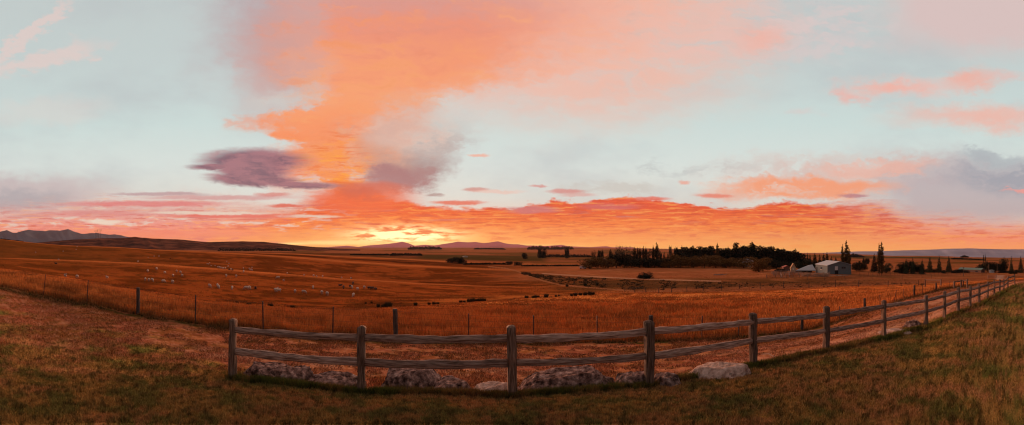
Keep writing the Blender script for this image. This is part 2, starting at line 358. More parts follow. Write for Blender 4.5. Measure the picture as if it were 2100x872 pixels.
KB = np.broadcast_to(KK, RR.shape); XB = np.broadcast_to(xs[:, None], RR.shape)
# relief
amp = np.interp(RR, [0, 5, 12, 30, 80, 200, 500, 1500, 5000], [.0, .035, .05, .08, .18, .3, .5, 1.2, 3.0])
rel = (fbm(PX / 1.3, PY / 1.3, 4, 11) - .5) * np.interp(RR, [0, 3, 40, 80], [.02, .06, .08, 0]) + \
      (fbm(PX / 14, PY / 14, 4, 5) - .5) * amp * 1.2 + (fbm(PX / 160, PY / 160, 3, 8) - .5) * np.interp(RR, [0, 100, 400, 1500], [0, .3, 2.0, 7])
# flatten next to the rail fence posts
rel *= 1 - .5 * np.exp(-((KB - 2) / .06) ** 2)
ZZ = ZZ + rel

# ------------------------------------------------------------------ albedo of the ground
def mixc(a, b, t): return a + (np.asarray(b) - a) * t[..., None]
def albedo():
    n1 = fbm(PX / 2.2, PY / 2.2, 5, 21, .6); n2 = fbm(PX / .35, PY / .35, 4, 22, .65); n3 = fbm(PX / 9, PY / 9, 4, 23)
    # horizontal streaks following the rings
    st = fbm(XB / 70, np.log(RR) * 16, 5, 31, .6); st2 = fbm(XB / 26, np.log(RR) * 60, 4, 32, .6)
    c = np.zeros(RR.shape + (3,))
    # lawn
    lawn = np.array([.29, .185, .062]) + 0 * c
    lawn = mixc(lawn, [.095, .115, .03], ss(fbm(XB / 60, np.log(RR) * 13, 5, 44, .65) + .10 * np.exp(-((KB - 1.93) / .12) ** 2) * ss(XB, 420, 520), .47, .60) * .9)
    lawn = mixc(lawn, [.34, .17, .085], ss(fbm(XB / 75, np.log(RR) * 15, 5, 41, .65), .50, .64) * .8)
    lawn = mixc(lawn, [.03, .028, .008], ss(fbm(XB / 10, np.log(RR) * 45, 4, 45, .65), .52, .64) * .85)
    # mown run with the track, between the two fences
    run = np.array([.255, .10, .056]) + 0 * c
    run = mixc(run, [.16, .066, .022], ss(st, .44, .6) * .7)
    run = mixc(run, [.07, .04, .014], ss(n2 * .5 + st2 * .5, .54, .66) * .75)
    run = mixc(run, [.36, .19, .13], ss(fbm(XB / 16, np.log(RR) * 90, 4, 35, .65), .54, .68) * .6)
    # gravel of the track, clearer to the right
    tt = KB - 2
    ruts = np.exp(-((tt - .18 - (n3 - .5) * .15) / .1) ** 2) + .8 * np.exp(-((tt - .5 - (n3 - .5) * .12) / .09) ** 2)
    run = mixc(run, [.40, .235, .17], np.clip(ruts, 0, 1) * ss(XB, 1250, 1650) * ss(n2, .3, .5) * .9)
    run = mixc(run, [.36, .20, .14], np.exp(-((tt - .42) / .1) ** 2) * ss(XB, 300, 420) * ss(XB, 1350, 1000) * ss(st2, .45, .6) * .8)
    # dark green strip at the foot of the wire fence
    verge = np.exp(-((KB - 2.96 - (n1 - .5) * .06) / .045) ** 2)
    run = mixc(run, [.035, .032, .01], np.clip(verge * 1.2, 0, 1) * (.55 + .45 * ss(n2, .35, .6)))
    # tall golden grass
    gold = np.array([.64, .215, .06]) + 0 * c
    gold = mixc(gold, [.24, .075, .02], ss(st, .42, .6) * .9); gold = mixc(gold, [.14, .055, .018], ss(fbm(XB / 30, np.log(RR) * 30, 4, 36, .65), .54, .68) * .7)
    gold = mixc(gold, [.60, .25, .085], ss(st2, .55, .7) * .7)
    # pasture on the slopes
    past = np.array([.36, .10, .026]) + 0 * c
    past = mixc(past, [.17, .05, .013], ss(st, .44, .58) * .95)
    past = mixc(past, [.10, .045, .013], ss(st2, .56, .74) * .7)
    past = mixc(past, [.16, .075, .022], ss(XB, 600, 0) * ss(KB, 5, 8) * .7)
    # flat fields to the right
    flat = np.array([.36, .135, .062]) + 0 * c
    flat = mixc(flat, [.28, .12, .05], ss(st, .48, .6) * .8)
    flat = mixc(flat, [.46, .20, .10], ss(st2, .55, .7) * .7)
    # far plain
    far = np.array([.30, .115, .055]) + 0 * c
    blocks = vnoise(XB / 90, KB * 5, 55)
    far = mixc(far, [.10, .065, .02], ss(blocks, .55, .62) * .8)
    far = mixc(far, [.25, .09, .035], ss(fbm(XB / 60, KB * 9, 3, 56), .5, .6) * .8)
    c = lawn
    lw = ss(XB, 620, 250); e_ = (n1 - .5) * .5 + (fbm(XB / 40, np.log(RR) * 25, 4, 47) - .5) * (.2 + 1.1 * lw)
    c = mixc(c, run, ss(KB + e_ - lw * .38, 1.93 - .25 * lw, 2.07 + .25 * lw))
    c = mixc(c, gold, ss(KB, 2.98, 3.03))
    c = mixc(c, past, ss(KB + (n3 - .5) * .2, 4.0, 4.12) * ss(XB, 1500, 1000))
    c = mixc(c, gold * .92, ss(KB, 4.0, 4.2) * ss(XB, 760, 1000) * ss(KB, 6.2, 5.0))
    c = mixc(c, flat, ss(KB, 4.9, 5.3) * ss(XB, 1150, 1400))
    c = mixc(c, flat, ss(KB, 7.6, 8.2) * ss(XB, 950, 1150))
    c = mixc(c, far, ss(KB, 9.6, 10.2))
    # sunlit crest lines and shaded hollows, put into the ground colour
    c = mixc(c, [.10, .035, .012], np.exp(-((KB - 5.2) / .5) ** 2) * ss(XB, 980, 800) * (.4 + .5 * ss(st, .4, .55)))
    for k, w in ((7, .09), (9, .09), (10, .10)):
        c = mixc(c, [.085, .03, .011], np.exp(-((KB - k - .42) / .26) ** 2) * ss(XB, 1250, 850) * (.45 + .5 * ss(st, .4, .55)))  # shade behind each crest, as darker ground colour
        c = mixc(c, [.66, .22, .07], np.exp(-((KB - k + .05) / w) ** 2) * ss(XB, 1300, 900) * .75)  # low sun on each crest, as brighter ground colour
    # rough damp gully between the bend (1060, 555) and the right, before the fence
    rough = ss(KB, 5.6, 6.2) * ss(KB, 8.0, 7.3) * ss(XB, 1080, 1180) * ss(XB, 2000, 1600)
    c = mixc(c, [.13, .065, .026], rough * (.35 + .65 * ss(n3, .4, .6)) * .85)
    c = mixc(c, [.24, .10, .05], ss(KB, 5.0, 5.6) * ss(KB, 6.6, 6.1) * ss(XB, 1300, 1500) * .5)
    # pale farm track through the fields (light line)
    rd = np.exp(-((KB - 7.72 - (XB - 1500) * .0002) / .035) ** 2) * ss(XB, 1130, 1160) * ss(XB, 1480, 1400)
    pass
    # gravel drive on the right, running away past the end of the rail fence
    drv = np.exp(-((XB - (2047 + (KB - 4) * 1.5)) / np.interp(KB, [3.6, 4, 6, 8, 9], [6, 10, 9, 14, 20])) ** 4) * ss(KB, 3.3, 3.8) * ss(KB, 6.9, 6.5)
    c = mixc(c, [.45, .32, .27], np.clip(drv, 0, 1))
    # green paddock corner right of the gate
    c = mixc(c, [.07, .07, .022], ss(XB, 2022, 2028) * ss(XB, 2046, 2040) * ss(KB, 3.6, 4) * ss(KB, 5.6, 5.2) * .9)
    # dark green crop strips on the far plain
    YB = CY - ZZ / RR * F
    def track(pts, w, k0, k1, colr, a=1.0):
        nonlocal c
        y_ = np.interp(XB, [p[0] for p in pts], [p[1] for p in pts]); c = mixc(c, colr, a * np.exp(-((YB - y_) / w) ** 4) * (XB > pts[0][0]) * (XB < pts[-1][0]) * (KB > k0) * (KB < k1))
    gul = ss(YB, np.float64(556), 560) * ss(YB, np.interp(XB, [1060, 1150, 1300, 1500, 1900], [566, 585, 594, 590, 584]), np.interp(XB, [1060, 1150, 1300, 1500, 1900], [560, 580, 589, 585, 580])) * ss(XB, 1065, 1100) * ss(XB, 1950, 1500) * (KB > 5.5) * (KB < 9.2) * ss(YB, np.interp(XB, [1110, 1240, 1420, 1900], [560, 568, 575, 578]), np.interp(XB, [1110, 1240, 1420, 1900], [563, 571, 578, 582]))
    c = mixc(c, [.11, .06, .028], gul * .9 * (.4 + .6 * ss(st2, .4, .6)))
    track([(1000, 547), (1035, 550), (1060, 556), (1085, 566), (1110, 575), (1150, 585), (1220, 591), (1300, 597)], 1.3, 5.5, 10.2, [.40, .19, .10], .8)
    track([(1110, 561), (1180, 565.5), (1240, 569), (1320, 572.5), (1420, 575.5), (1480, 577)], 1.1, 6, 9.6, [.52, .31, .21])
    for (x0, x1, k0, k1) in ((860, 1120, 10.2, 10.9), (1750, 1960, 11.0, 11.5)):
        c = mixc(c, [.06, .05, .017], ss(XB, x0 - 15, x0 + 15) * ss(XB, x1 + 15, x1 - 15) * ss(KB, k0 - .06, k0 + .06) * ss(KB, k1 + .06, k1 - .06) * .85)
    wet = ss(XB, 560, 760)
    c = c * np.array([1.36, 1.14, .90])
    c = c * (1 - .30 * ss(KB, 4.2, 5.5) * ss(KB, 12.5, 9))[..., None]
    return np.clip(c, .008, .75)
ALB = albedo()

# ------------------------------------------------------------------ materials
MATS = {}
def mat(name, color, rough=.9, var=.25, scale=6.0, bump=.3, attr=False, spec=.15, wood=False, stops=None, dist=.02):
    if name in MATS: return MATS[name]
    m = bpy.data.materials.new(name); m.use_nodes = True; nt_ = m.node_tree; q = G(nt_)
    b = nt_.nodes['Principled BSDF']; b.inputs['Roughness'].default_value = rough; b.inputs['Specular IOR Level'].default_value = spec
    t = q.n('ShaderNodeTexCoord'); vec = t.outputs['Object']
    if wood:
        mp = q.n('ShaderNodeMapping'); nt_.links.new(vec, mp.inputs[0]); mp.inputs['Scale'].default_value = wood; vec = mp.outputs[0]
    ns = q.noise(vec, scale, 5, .6)
    if wood:
        oi = q.n('ShaderNodeObjectInfo')
    if attr:
        at = q.n('ShaderNodeAttribute', attribute_name='Col'); base = at.outputs['Color']
        hv = q.n('ShaderNodeHueSaturation'); nt_.links.new(base, hv.inputs['Color']); q.put(hv.inputs['Value'], (ns - .5) * (2.2 * var) + 1.0)
        nt_.links.new(hv.outputs[0], b.inputs['Base Color'])
    else:
        c0 = np.array(color)
        st = stops or [(.25, tuple(c0 * (1 - var))), (.5, tuple(c0)), (.75, tuple(np.minimum(c0 * (1 + var), .9)))]
        rc = q.ramp(ns, st)
        if wood:
            hv = q.n('ShaderNodeHueSaturation'); nt_.links.new(rc.o, hv.inputs['Color']); q.put(hv.inputs['Value'], W(q, oi.outputs['Random']) * .5 + .78); rc = W(q, hv.outputs[0])
        nt_.links.new(rc.o, b.inputs['Base Color'])
    if bump:
        bp = q.n('ShaderNodeBump'); bp.inputs['Strength'].default_value = bump; bp.inputs['Distance'].default_value = dist
        nt_.links.new(ns.o, bp.inputs['Height']); nt_.links.new(bp.outputs[0], b.inputs['Normal'])
    MATS[name] = m
    return m

# ------------------------------------------------------------------ mesh helpers
def mesh_np(name, V, Fs, material=None, colr=None, smooth_=False, parent=None, link=True):
    """V (n,3); Fs list of (m,k) int arrays (all faces of one array have k corners)"""
    me = bpy.data.meshes.new(name); V = np.asarray(V, np.float32)
    me.vertices.add(len(V)); me.vertices.foreach_set('co', V.ravel())
    if not isinstance(Fs, list): Fs = [Fs]
    Fs = [np.asarray(f, np.int32) for f in Fs if len(f)]
    nl = sum(f.size for f in Fs); npoly = sum(len(f) for f in Fs)
    me.loops.add(nl); me.loops.foreach_set('vertex_index', np.concatenate([f.ravel() for f in Fs]))
    me.polygons.add(npoly); starts = []; o = 0
    for f in Fs:
        starts.append(o + np.arange(len(f)) * f.shape[1]); o += f.size
    me.polygons.foreach_set('loop_start', np.concatenate(starts).astype(np.int32))
    if colr is not None:
        a = me.color_attributes.new('Col', 'FLOAT_COLOR', 'POINT')
        cc = np.ones((len(V), 4), np.float32); cc[:, :colr.shape[1]] = colr; a.data.foreach_set('color', cc.ravel())
    me.update(calc_edges=True)
    me.polygons.foreach_set('use_smooth', np.full(npoly, bool(smooth_)))
    if material: me.materials.append(material)
    ob = bpy.data.objects.new(name, me)
    if link: col.objects.link(ob)
    if parent: ob.parent = parent
    return ob
def tag(o, label=None, cat=None, group=None, kind=None):
    if label: o['label'] = label
    if cat: o['category'] = cat
    if group: o['group'] = group
    if kind: o['kind'] = kind
    return o
def empty(name, loc, rz=0):
    o = bpy.data.objects.new(name, None); col.objects.link(o); o.location = loc; o.rotation_euler = (0, 0, rz); o.empty_display_size = .2
    return o

# ------------------------------------------------------------------ ground sheet
def build_ground():
    V = np.stack([PX, PY, ZZ], -1).reshape(-1, 3); V = np.vstack([V, [[0, 0, -1.95]]])
    i = np.arange(NC)[:, None] * NR + np.arange(NR - 1)[None, :]; j = ((np.arange(NC) + 1) % NC)[:, None] * NR + np.arange(NR - 1)[None, :]
    q = np.stack([i, i + 1, j + 1, j], -1).reshape(-1, 4)[:, ::-1]
    c0 = np.arange(NC) * NR; c1 = ((np.arange(NC) + 1) % NC) * NR
    t = np.stack([c1, c0, np.full(NC, NC * NR)], -1)[:, ::-1]
    cc = np.vstack([ALB.reshape(-1, 3), [[.06, .05, .02]]]); fd = np.interp(RR.ravel(), [0, 12, 30, 80], [1, 1, .5, .12]); cc = np.hstack([cc, np.append(fd, 1)[:, None]])
    m = bpy.data.materials.new('ground'); m.use_nodes = True; nt_ = m.node_tree; q_ = G(nt_)
    b = nt_.nodes['Principled BSDF']; b.inputs['Roughness'].default_value = 1.0; b.inputs['Specular IOR Level'].default_value = 0.0
    tcn = q_.n('ShaderNodeTexCoord'); at = q_.n('ShaderNodeAttribute', attribute_name='Col')
    nf = q_.noise(tcn.outputs['Object'], 9.0, 6, .7); nb = q_.noise(tcn.outputs['Object'], 1.1, 6, .65); nl_ = q_.noise(tcn.outputs['Object'], .08, 6, .65)
    hv = q_.n('ShaderNodeHueSaturation'); nt_.links.new(at.outputs['Color'], hv.inputs['Color'])
    q_.put(hv.inputs['Value'], ((nf - .5) * 1.1 + (nb - .5) * 1.0) * W(q_, at.outputs['Alpha']) + (nl_ - .5) * .9 + 1.0)
    q_.put(hv.inputs['Hue'], (nb - .5) * .05 + .5)
    nt_.links.new(hv.outputs[0], b.inputs['Base Color'])
    bp = q_.n('ShaderNodeBump'); bp.inputs['Strength'].default_value = .8; bp.inputs['Distance'].default_value = .12
    q_.put(bp.inputs['Height'], nb + nf * .3); nt_.links.new(bp.outputs[0], b.inputs['Normal'])
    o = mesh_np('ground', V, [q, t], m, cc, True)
    tag(o, kind='structure'); return o
ground = build_ground()

# lookups on the terrain grid
def _col(x):
    f = np.interp(x, xs, np.arange(NC)); i = np.clip(np.floor(f).astype(int), 0, NC - 2); return i, f - i
def hit(x, y, rmin=0.0):
    """first point of the ground seen at bearing x, height y -> (X, Y, Z, r)"""
    i, f = _col(float(x)); r = RR[i] * (1 - f) + RR[i + 1] * f; z = ZZ[i] * (1 - f) + ZZ[i + 1] * f
    yy = CY - z / r * F; k = np.argmax((yy <= y) & (r >= rmin))
    if yy[k] > y: k = NR - 1
    k = max(k, 1); t = (yy[k - 1] - y) / max(yy[k - 1] - yy[k], 1e-9); t = min(max(t, 0), 1)
    rr = r[k - 1] * (1 - t) + r[k] * t; zz = z[k - 1] * (1 - t) + z[k] * t; th = (x - CX) / F
    return Vector((rr * math.sin(th), rr * math.cos(th), zz)), rr
def gz(X, Y):
    """ground height and albedo under world points"""
    X = np.atleast_1d(np.asarray(X, float)); Y = np.atleast_1d(np.asarray(Y, float))
    r = np.hypot(X, Y); x = np.arctan2(X, Y) * F + CX; i, f = _col(x)
    out = np.zeros(len(X)); ca = np.zeros((len(X), 3))
    # rows: locate by log radius in column i
    k = np.zeros(len(X), int)
    order = np.argsort(i); 
    for ci in np.unique(i):
        sel = np.nonzero(i == ci)[0]
        k[sel] = np.clip(np.searchsorted(RR[ci], r[sel]) - 1, 0, NR - 2)
    def at(ci, k, W_): 
        a = RR[ci, k]; b = RR[ci, k + 1]; t = np.clip((r - a) / (b - a), -.5, 1.5); return W_[ci, k] + (W_[ci, k + 1] - W_[ci, k]) * (t if W_.ndim == 2 else t[:, None])
    z = at(i, k, ZZ) * (1 - f) + at(i + 1, k, ZZ) * f
    ca = at(i, k, ALB)
    return z, np.clip(ca, .005, .8)
def at_r(x, r):
    th = (x - CX) / F; X = r * math.sin(th); Y = r * math.cos(th); return Vector((X, Y, float(gz(X, Y)[0][0])))

# ------------------------------------------------------------------ far hills and ranges
def ridge(name, pts, r, depth, base_y, color, rough_amp, seed, spur=10.0, step=3.0):
    x = np.arange(pts[0][0], pts[-1][0] + .1, step); yy = np.interp(x, [p[0] for p in pts], [p[1] for p in pts])
    yb = np.interp(x, [p[0] for p in base_y], [p[1] for p in base_y])
    top = -(yy - CY) / F * r; fz = -(yb - CY) / F * (r - depth) - 2
    th = (x - CX) / F; NRr = 26; V = []; 
    for j in range(NRr):
        t = j / (NRr - 1) * 2 - 1                    # -1 front foot, 0 crest, 1 back foot
        rr = r + t * depth
        prof = (1 - abs(t)) ** .85 if t <= 0 else (1 - t) ** 1.1
        n = fbm(x / spur + t * 1.5, x * 0 + t * 2.2 + seed, 4, seed) - .5
        rid = (abs(fbm(x / spur * 1.6 + t, x * 0 + seed * 3., 3, seed + 9) - .5) * 2 - .3)
        z = fz + (top - fz) * prof + (top - fz) * rough_amp * (n * 1.2 - rid * .8) * (1 - abs(t) ** 2) * min(1, abs(t) * 3.5)
        if abs(t) == 1: z = fz - 40
        V.append(np.stack([rr * np.sin(th), rr * np.cos(th), z], -1))
    V = np.array(V); n = len(x); i = (np.arange(NRr - 1)[:, None] * n + np.arange(n - 1)[None]).ravel()
    o = mesh_np(name, V.reshape(-1, 3), np.stack([i, i + 1, i + n + 1, i + n], -1), color, None, True)
    return tag(o, kind='structure')
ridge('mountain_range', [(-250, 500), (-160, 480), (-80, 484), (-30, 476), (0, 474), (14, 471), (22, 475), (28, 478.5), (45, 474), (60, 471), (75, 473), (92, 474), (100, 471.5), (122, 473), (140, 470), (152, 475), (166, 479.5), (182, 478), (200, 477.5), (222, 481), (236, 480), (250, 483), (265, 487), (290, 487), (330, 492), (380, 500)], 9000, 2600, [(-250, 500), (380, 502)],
      mat('mountain_rock_hazed', (.055, .085, .125), 1, .35, .0012, 0, spec=0), .5, 3, 26)  # bluish haze of distance put into the rock colour
ridge('hills', [(40, 503), (80, 497), (110, 494), (150, 491), (180, 489.5), (205, 488), (240, 488), (262, 487), (276, 485), (292, 487), (330, 489.5), (375, 491), (400, 494), (430, 496), (455, 495.5), (495, 494.5), (540, 495.5), (575, 499), (610, 503), (640, 506), (690, 509.5), (740, 512)], 1900, 600, [(40, 512), (300, 519), (500, 520), (740, 522)],
      mat('scrub_hill', (.16, .062, .035), 1, .6, .012, 0, spec=0, stops=[(.35, (.035, .017, .014)), (.5, (.10, .034, .022)), (.62, (.17, .06, .034))]), .2, 5, 30)
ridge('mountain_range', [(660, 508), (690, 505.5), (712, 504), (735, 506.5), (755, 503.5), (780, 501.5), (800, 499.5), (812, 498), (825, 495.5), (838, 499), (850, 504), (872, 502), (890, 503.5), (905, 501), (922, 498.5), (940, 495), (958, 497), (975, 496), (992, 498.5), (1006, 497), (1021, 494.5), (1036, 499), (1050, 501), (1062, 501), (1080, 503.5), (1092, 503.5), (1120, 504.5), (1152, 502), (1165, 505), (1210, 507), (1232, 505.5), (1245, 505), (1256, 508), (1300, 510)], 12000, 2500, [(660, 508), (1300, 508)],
      mat('far_range_rock_hazed', (.55, .14, .17), 1, .2, .001, 0, spec=0), .35, 7, 24)  # glow of backlit pink haze put into the rock colour
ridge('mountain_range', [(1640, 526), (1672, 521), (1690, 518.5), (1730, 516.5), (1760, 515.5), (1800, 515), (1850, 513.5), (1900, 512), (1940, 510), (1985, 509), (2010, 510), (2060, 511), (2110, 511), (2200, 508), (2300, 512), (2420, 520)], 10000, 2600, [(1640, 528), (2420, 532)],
      mat('blue_range_rock_hazed', (.24, .26, .34), 1, .2, .001, 0, spec=0), .3, 9, 40)  # pale blue distance haze put into the rock colour

# ------------------------------------------------------------------ solids
def rough_bar(L, w, h, seed, nseg=24, taper=0.0, wob=.012, dome=False, closed=True, chips=.012, round_=.28, hexa=False):
    """a rough hewn bar along local X from 0 to L, rounded corners, wobble and chips"""
    rg = np.random.default_rng(seed); ang = []
    for cx_, cy_, a0 in ((1, 1, 0), (-1, 1, 90), (-1, -1, 180), (1, -1, 270)):
        for a in (8, 45, 82): ang.append((cx_, cy_, math.radians(a0 + a)))
    ring = np.array([((1 - round_) * cx_ + round_ * math.cos(a), (1 - round_) * cy_ + round_ * math.sin(a)) for cx_, cy_, a in ang]) * .5
    if hexa: ring = np.array([(.5, .0), (.40, .28), (.20, .5), (-.20, .5), (-.40, .28), (-.5, .0), (-.44, -.25), (-.34, -.5), (.34, -.5), (.44, -.25)])
    n = len(ring); X = np.linspace(0, L, nseg + 1); V = []
    ph = rg.uniform(0, 9, 4)
    for i, x in enumerate(X):
        s = 1 - taper * x / L
        wy = wob * math.sin(x * 1.1 + ph[0]) + wob * .15 * math.sin(x * 5.1 + ph[1]); wz = wob * math.sin(x * 1.0 + ph[2]) + wob * .12 * math.sin(x * 6.3 + ph[3])
        k = 1 + (vnoise(np.arange(n) * .9, np.full(n, x * 5 + seed), seed) - .5) * 2 * chips / w * 1.6
        p = ring * k[:, None]
        V.append(np.stack([np.full(n, x), p[:, 0] * w * s + wy, p[:, 1] * h * s + wz], -1))
    if dome:
        for f, dxx in ((.8, .02), (.45, .035)):
            b = V[nseg].copy(); c = b.mean(0); b = c + (b - c) * f; b[:, 0] += dxx; V.append(b)
    V = np.array(V); m = len(V); V = V.reshape(-1, 3)
    i = (np.arange(m - 1)[:, None] * n + np.arange(n)[None]).ravel(); j = (np.arange(m - 1)[:, None] * n + (np.arange(n)[None] + 1) % n).ravel()
    q = np.stack([i, j, j + n, i + n], -1)
    caps = [np.arange(n)[::-1], np.arange(n) + (m - 1) * n]
    return V, q, np.array(caps)
def bar_obj(name, p0, p1, w, h, m, parent, seed, org, up=(0, 0, 1), **k):
    """bar from p0 to p1; the mesh is built along local X so the wood grain runs along it"""
    p0 = Vector(p0); p1 = Vector(p1); d = p1 - p0; L = d.length
    V, q, c = rough_bar(L, w, h, seed, **k)
    o = mesh_np(name, V, [q, c], m, None, True, parent)
    x = d.normalized(); y = Vector(up).cross(x)
    if y.length < 1e-3: y = Vector((0, 1, 0))
    y.normalize(); z = x.cross(y)
    from mathutils import Matrix
    M = Matrix((x, y, z)).transposed().to_4x4(); M.translation = p0 - Vector(org)
    o.matrix_local = M
    return o
def sharpen(o, a=40):
    me = o.data; me.set_sharp_from_angle(angle=math.radians(a)); return o

wood = mat('weathered_wood', (.30, .205, .165), .9, .5, 5, .8, wood=(.7, 9, 9), stops=[(.28, (.035, .02, .013)), (.44, (.115, .066, .044)), (.58, (.21, .13, .092)), (.78, (.38, .26, .20))], dist=.012)
rail_wood = mat('weathered_rail_wood_skylit', (.30, .205, .165), 1, .5, 5, .8, spec=0, wood=(.7, 9, 9), stops=[(.28, (.06, .036, .027)), (.42, (.20, .12, .088)), (.55, (.37, .24, .185)), (.75, (.58, .42, .34))], dist=.012)  # same wood as the posts; skylight on the rails put into a lighter colour
wood_dk = mat('dark_post_wood', (.07, .05, .04), .95, .5, 5, .8, wood=(.7, 9, 9), stops=[(.3, (.02, .015, .012)), (.5, (.06, .042, .034)), (.75, (.16, .11, .09))], dist=.012)
steel = mat('rusty_steel', (.05, .035, .03), .7, .3, 8, .1)

# ------------------------------------------------------------------ post and rail fence
POSTS = [(477, 657), (740, 672), (1051, 672), (1332, 661), (1545, 645), (1694, 631), (1811.5, 618), (1899, 607), (1936, 598.7), (1965, 590.5), (1989, 587.7), (2008, 583), (2025, 578.7), (2039, 575), (2050, 574), (2058, 573.5), (2067, 567), (2081, 563)]
k2 = np.interp
def ring_r(x, k):
    i, f = _col(float(x)); j = int(np.argmin(abs(KK - k))); return RR[i, j] * (1 - f) + RR[i + 1, j] * f
fz0 = at_r(1051, ring_r(1051, 2))
fence = empty('rail_fence', fz0)
tag(fence, 'weathered grey two-rail timber fence of rough square posts running along the edge of the lawn', 'fence')
tops = []
for i, (x, yt_) in enumerate(POSTS):
    r = ring_r(x, 2); b = at_r(x, r); zt = -(yt_ - CY) / F * r
    zt = min(max(zt, b.z + 1.02), b.z + 1.28) if i > 10 else min(max(zt, b.z + 1.08), b.z + 1.24)
    tops.append((b, zt))
for i, (b, zt) in enumerate(tops):
    rg = random.Random(i * 7 + 1); w = .130 + rg.uniform(-.012, .018)
    lean = Vector((rg.uniform(-.02, .02), rg.uniform(-.02, .02), 0))
    # face follows the run of the fence
    a_ = tops[max(i - 1, 0)][0]; c_ = tops[min(i + 1, len(tops) - 1)][0]
    run = Vector((c_.x - a_.x, c_.y - a_.y, 0)).normalized()
    o = bar_obj('post', b - Vector((0, 0, .25)), Vector((b.x, b.y, zt)) + lean, w, w, wood, fence, 100 + i, fz0, up=tuple(run), nseg=16, wob=.006, dome=True, round_=.22, chips=.016)
for i in range(len(tops) - 1):
    (b0, t0), (b1, t1) = tops[i], tops[i + 1]
    d = Vector((b1.x - b0.x, b1.y - b0.y, 0)); d.normalize()
    for drop in (.17, .585):
        rg = random.Random(i * 13 + int(drop * 100))
        p0 = Vector((b0.x, b0.y, t0 - drop + rg.uniform(-.012, .012))) + d * .03; p1 = Vector((b1.x, b1.y, t1 - drop + rg.uniform(-.012, .012))) - d * .03
        o = bar_obj('rail', p0, p1, .105 + rg.uniform(-.01, .01), .118 + rg.uniform(-.01, .012), rail_wood, fence, 300 + i * 2 + int(drop * 10), fz0, nseg=26, wob=.005, chips=.014, hexa=True); sharpen(o, 22)

# ------------------------------------------------------------------ wire fence behind the track
WF = [(-30, 545, 's'), (88, 560, 's'), (177, 574, 's'), (283, 590, 'w'), (400, 605, 's'), (540, 618, 's'), (682, 629, 's'), (812, 634, 'w'), (961, 643, 's'), (1095, 647, 's'), (1225, 648, 's'), (1335, 647, 'w'), (1439, 648, 's'), (1515, 655, 's'), (1645, 655, 'w'),
      (1722, 628, 's'), (1774, 612, 'w'), (1805, 604, 's'), (1832, 595, 's'), (1853, 593, 's'), (1875, 585, 'w'), (1892, 584, 's'), (1920, 580, 'w'), (1947, 577, 's'), (1975, 574, 'w')]
w0 = at_r(812, ring_r(812, 3)); wf = empty('wire_fence', w0)
tag(wf, 'thin farm wire fence on dark timber posts and steel standards beside the long golden grass', 'fence')
tp = []
for i, (x, yt_, kd) in enumerate(WF):
    rg = random.Random(i + 50); r = ring_r(x, 3.0); b = at_r(x, r); zt = -(yt_ - CY) / F * r; zt = min(max(zt, b.z + .75), b.z + 1.35)
    lx = {88: .18, 177: .1, 1832: .25}.get(x, rg.uniform(-.03, .03)); th = (x - CX) / F
    top = Vector((b.x + lx * math.cos(th), b.y - lx * math.sin(th), zt))
    if kd == 'w': bar_obj('fence_post', b - Vector((0, 0, .3)), top, .16, .15, wood_dk, wf, 500 + i, w0, up=(0, 1, 0), nseg=12, wob=.008, round_=.8)
    else: bar_obj('steel_standard', b - Vector((0, 0, .3)), top, .035, .035, steel, wf, 500 + i, w0, up=(0, 1, 0), nseg=5, wob=.003, chips=.002)
    tp.append((b, top))
def tube_path(pts, r, n=4):
    V = []; Q = []; pts = [Vector(p) for p in pts]
    for i, p in enumerate(pts):
        d = (pts[min(i + 1, len(pts) - 1)] - pts[max(i - 1, 0)]).normalized(); s = d.cross(Vector((0, 0, 1)));
        s = s.normalized() if s.length > 1e-4 else Vector((1, 0, 0)); u = s.cross(d)
        rr = r[i] if hasattr(r, '__len__') else r
        for k in range(n): a = 2 * PI * k / n; V.append(p + (s * math.cos(a) + u * math.sin(a)) * rr)
    for i in range(len(pts) - 1):
        for k in range(n): Q.append((i * n + k, i * n + (k + 1) % n, (i + 1) * n + (k + 1) % n, (i + 1) * n + k))
    return np.array([tuple(v) for v in V]), np.array(Q)
for f in (.18, .36, .54, .74, .93):
    P = [b.lerp(t, f) - w0 for b, t in tp]
    V, Q = tube_path(P, .003, 3); mesh_np('wire', V, Q, steel, None, True, wf)

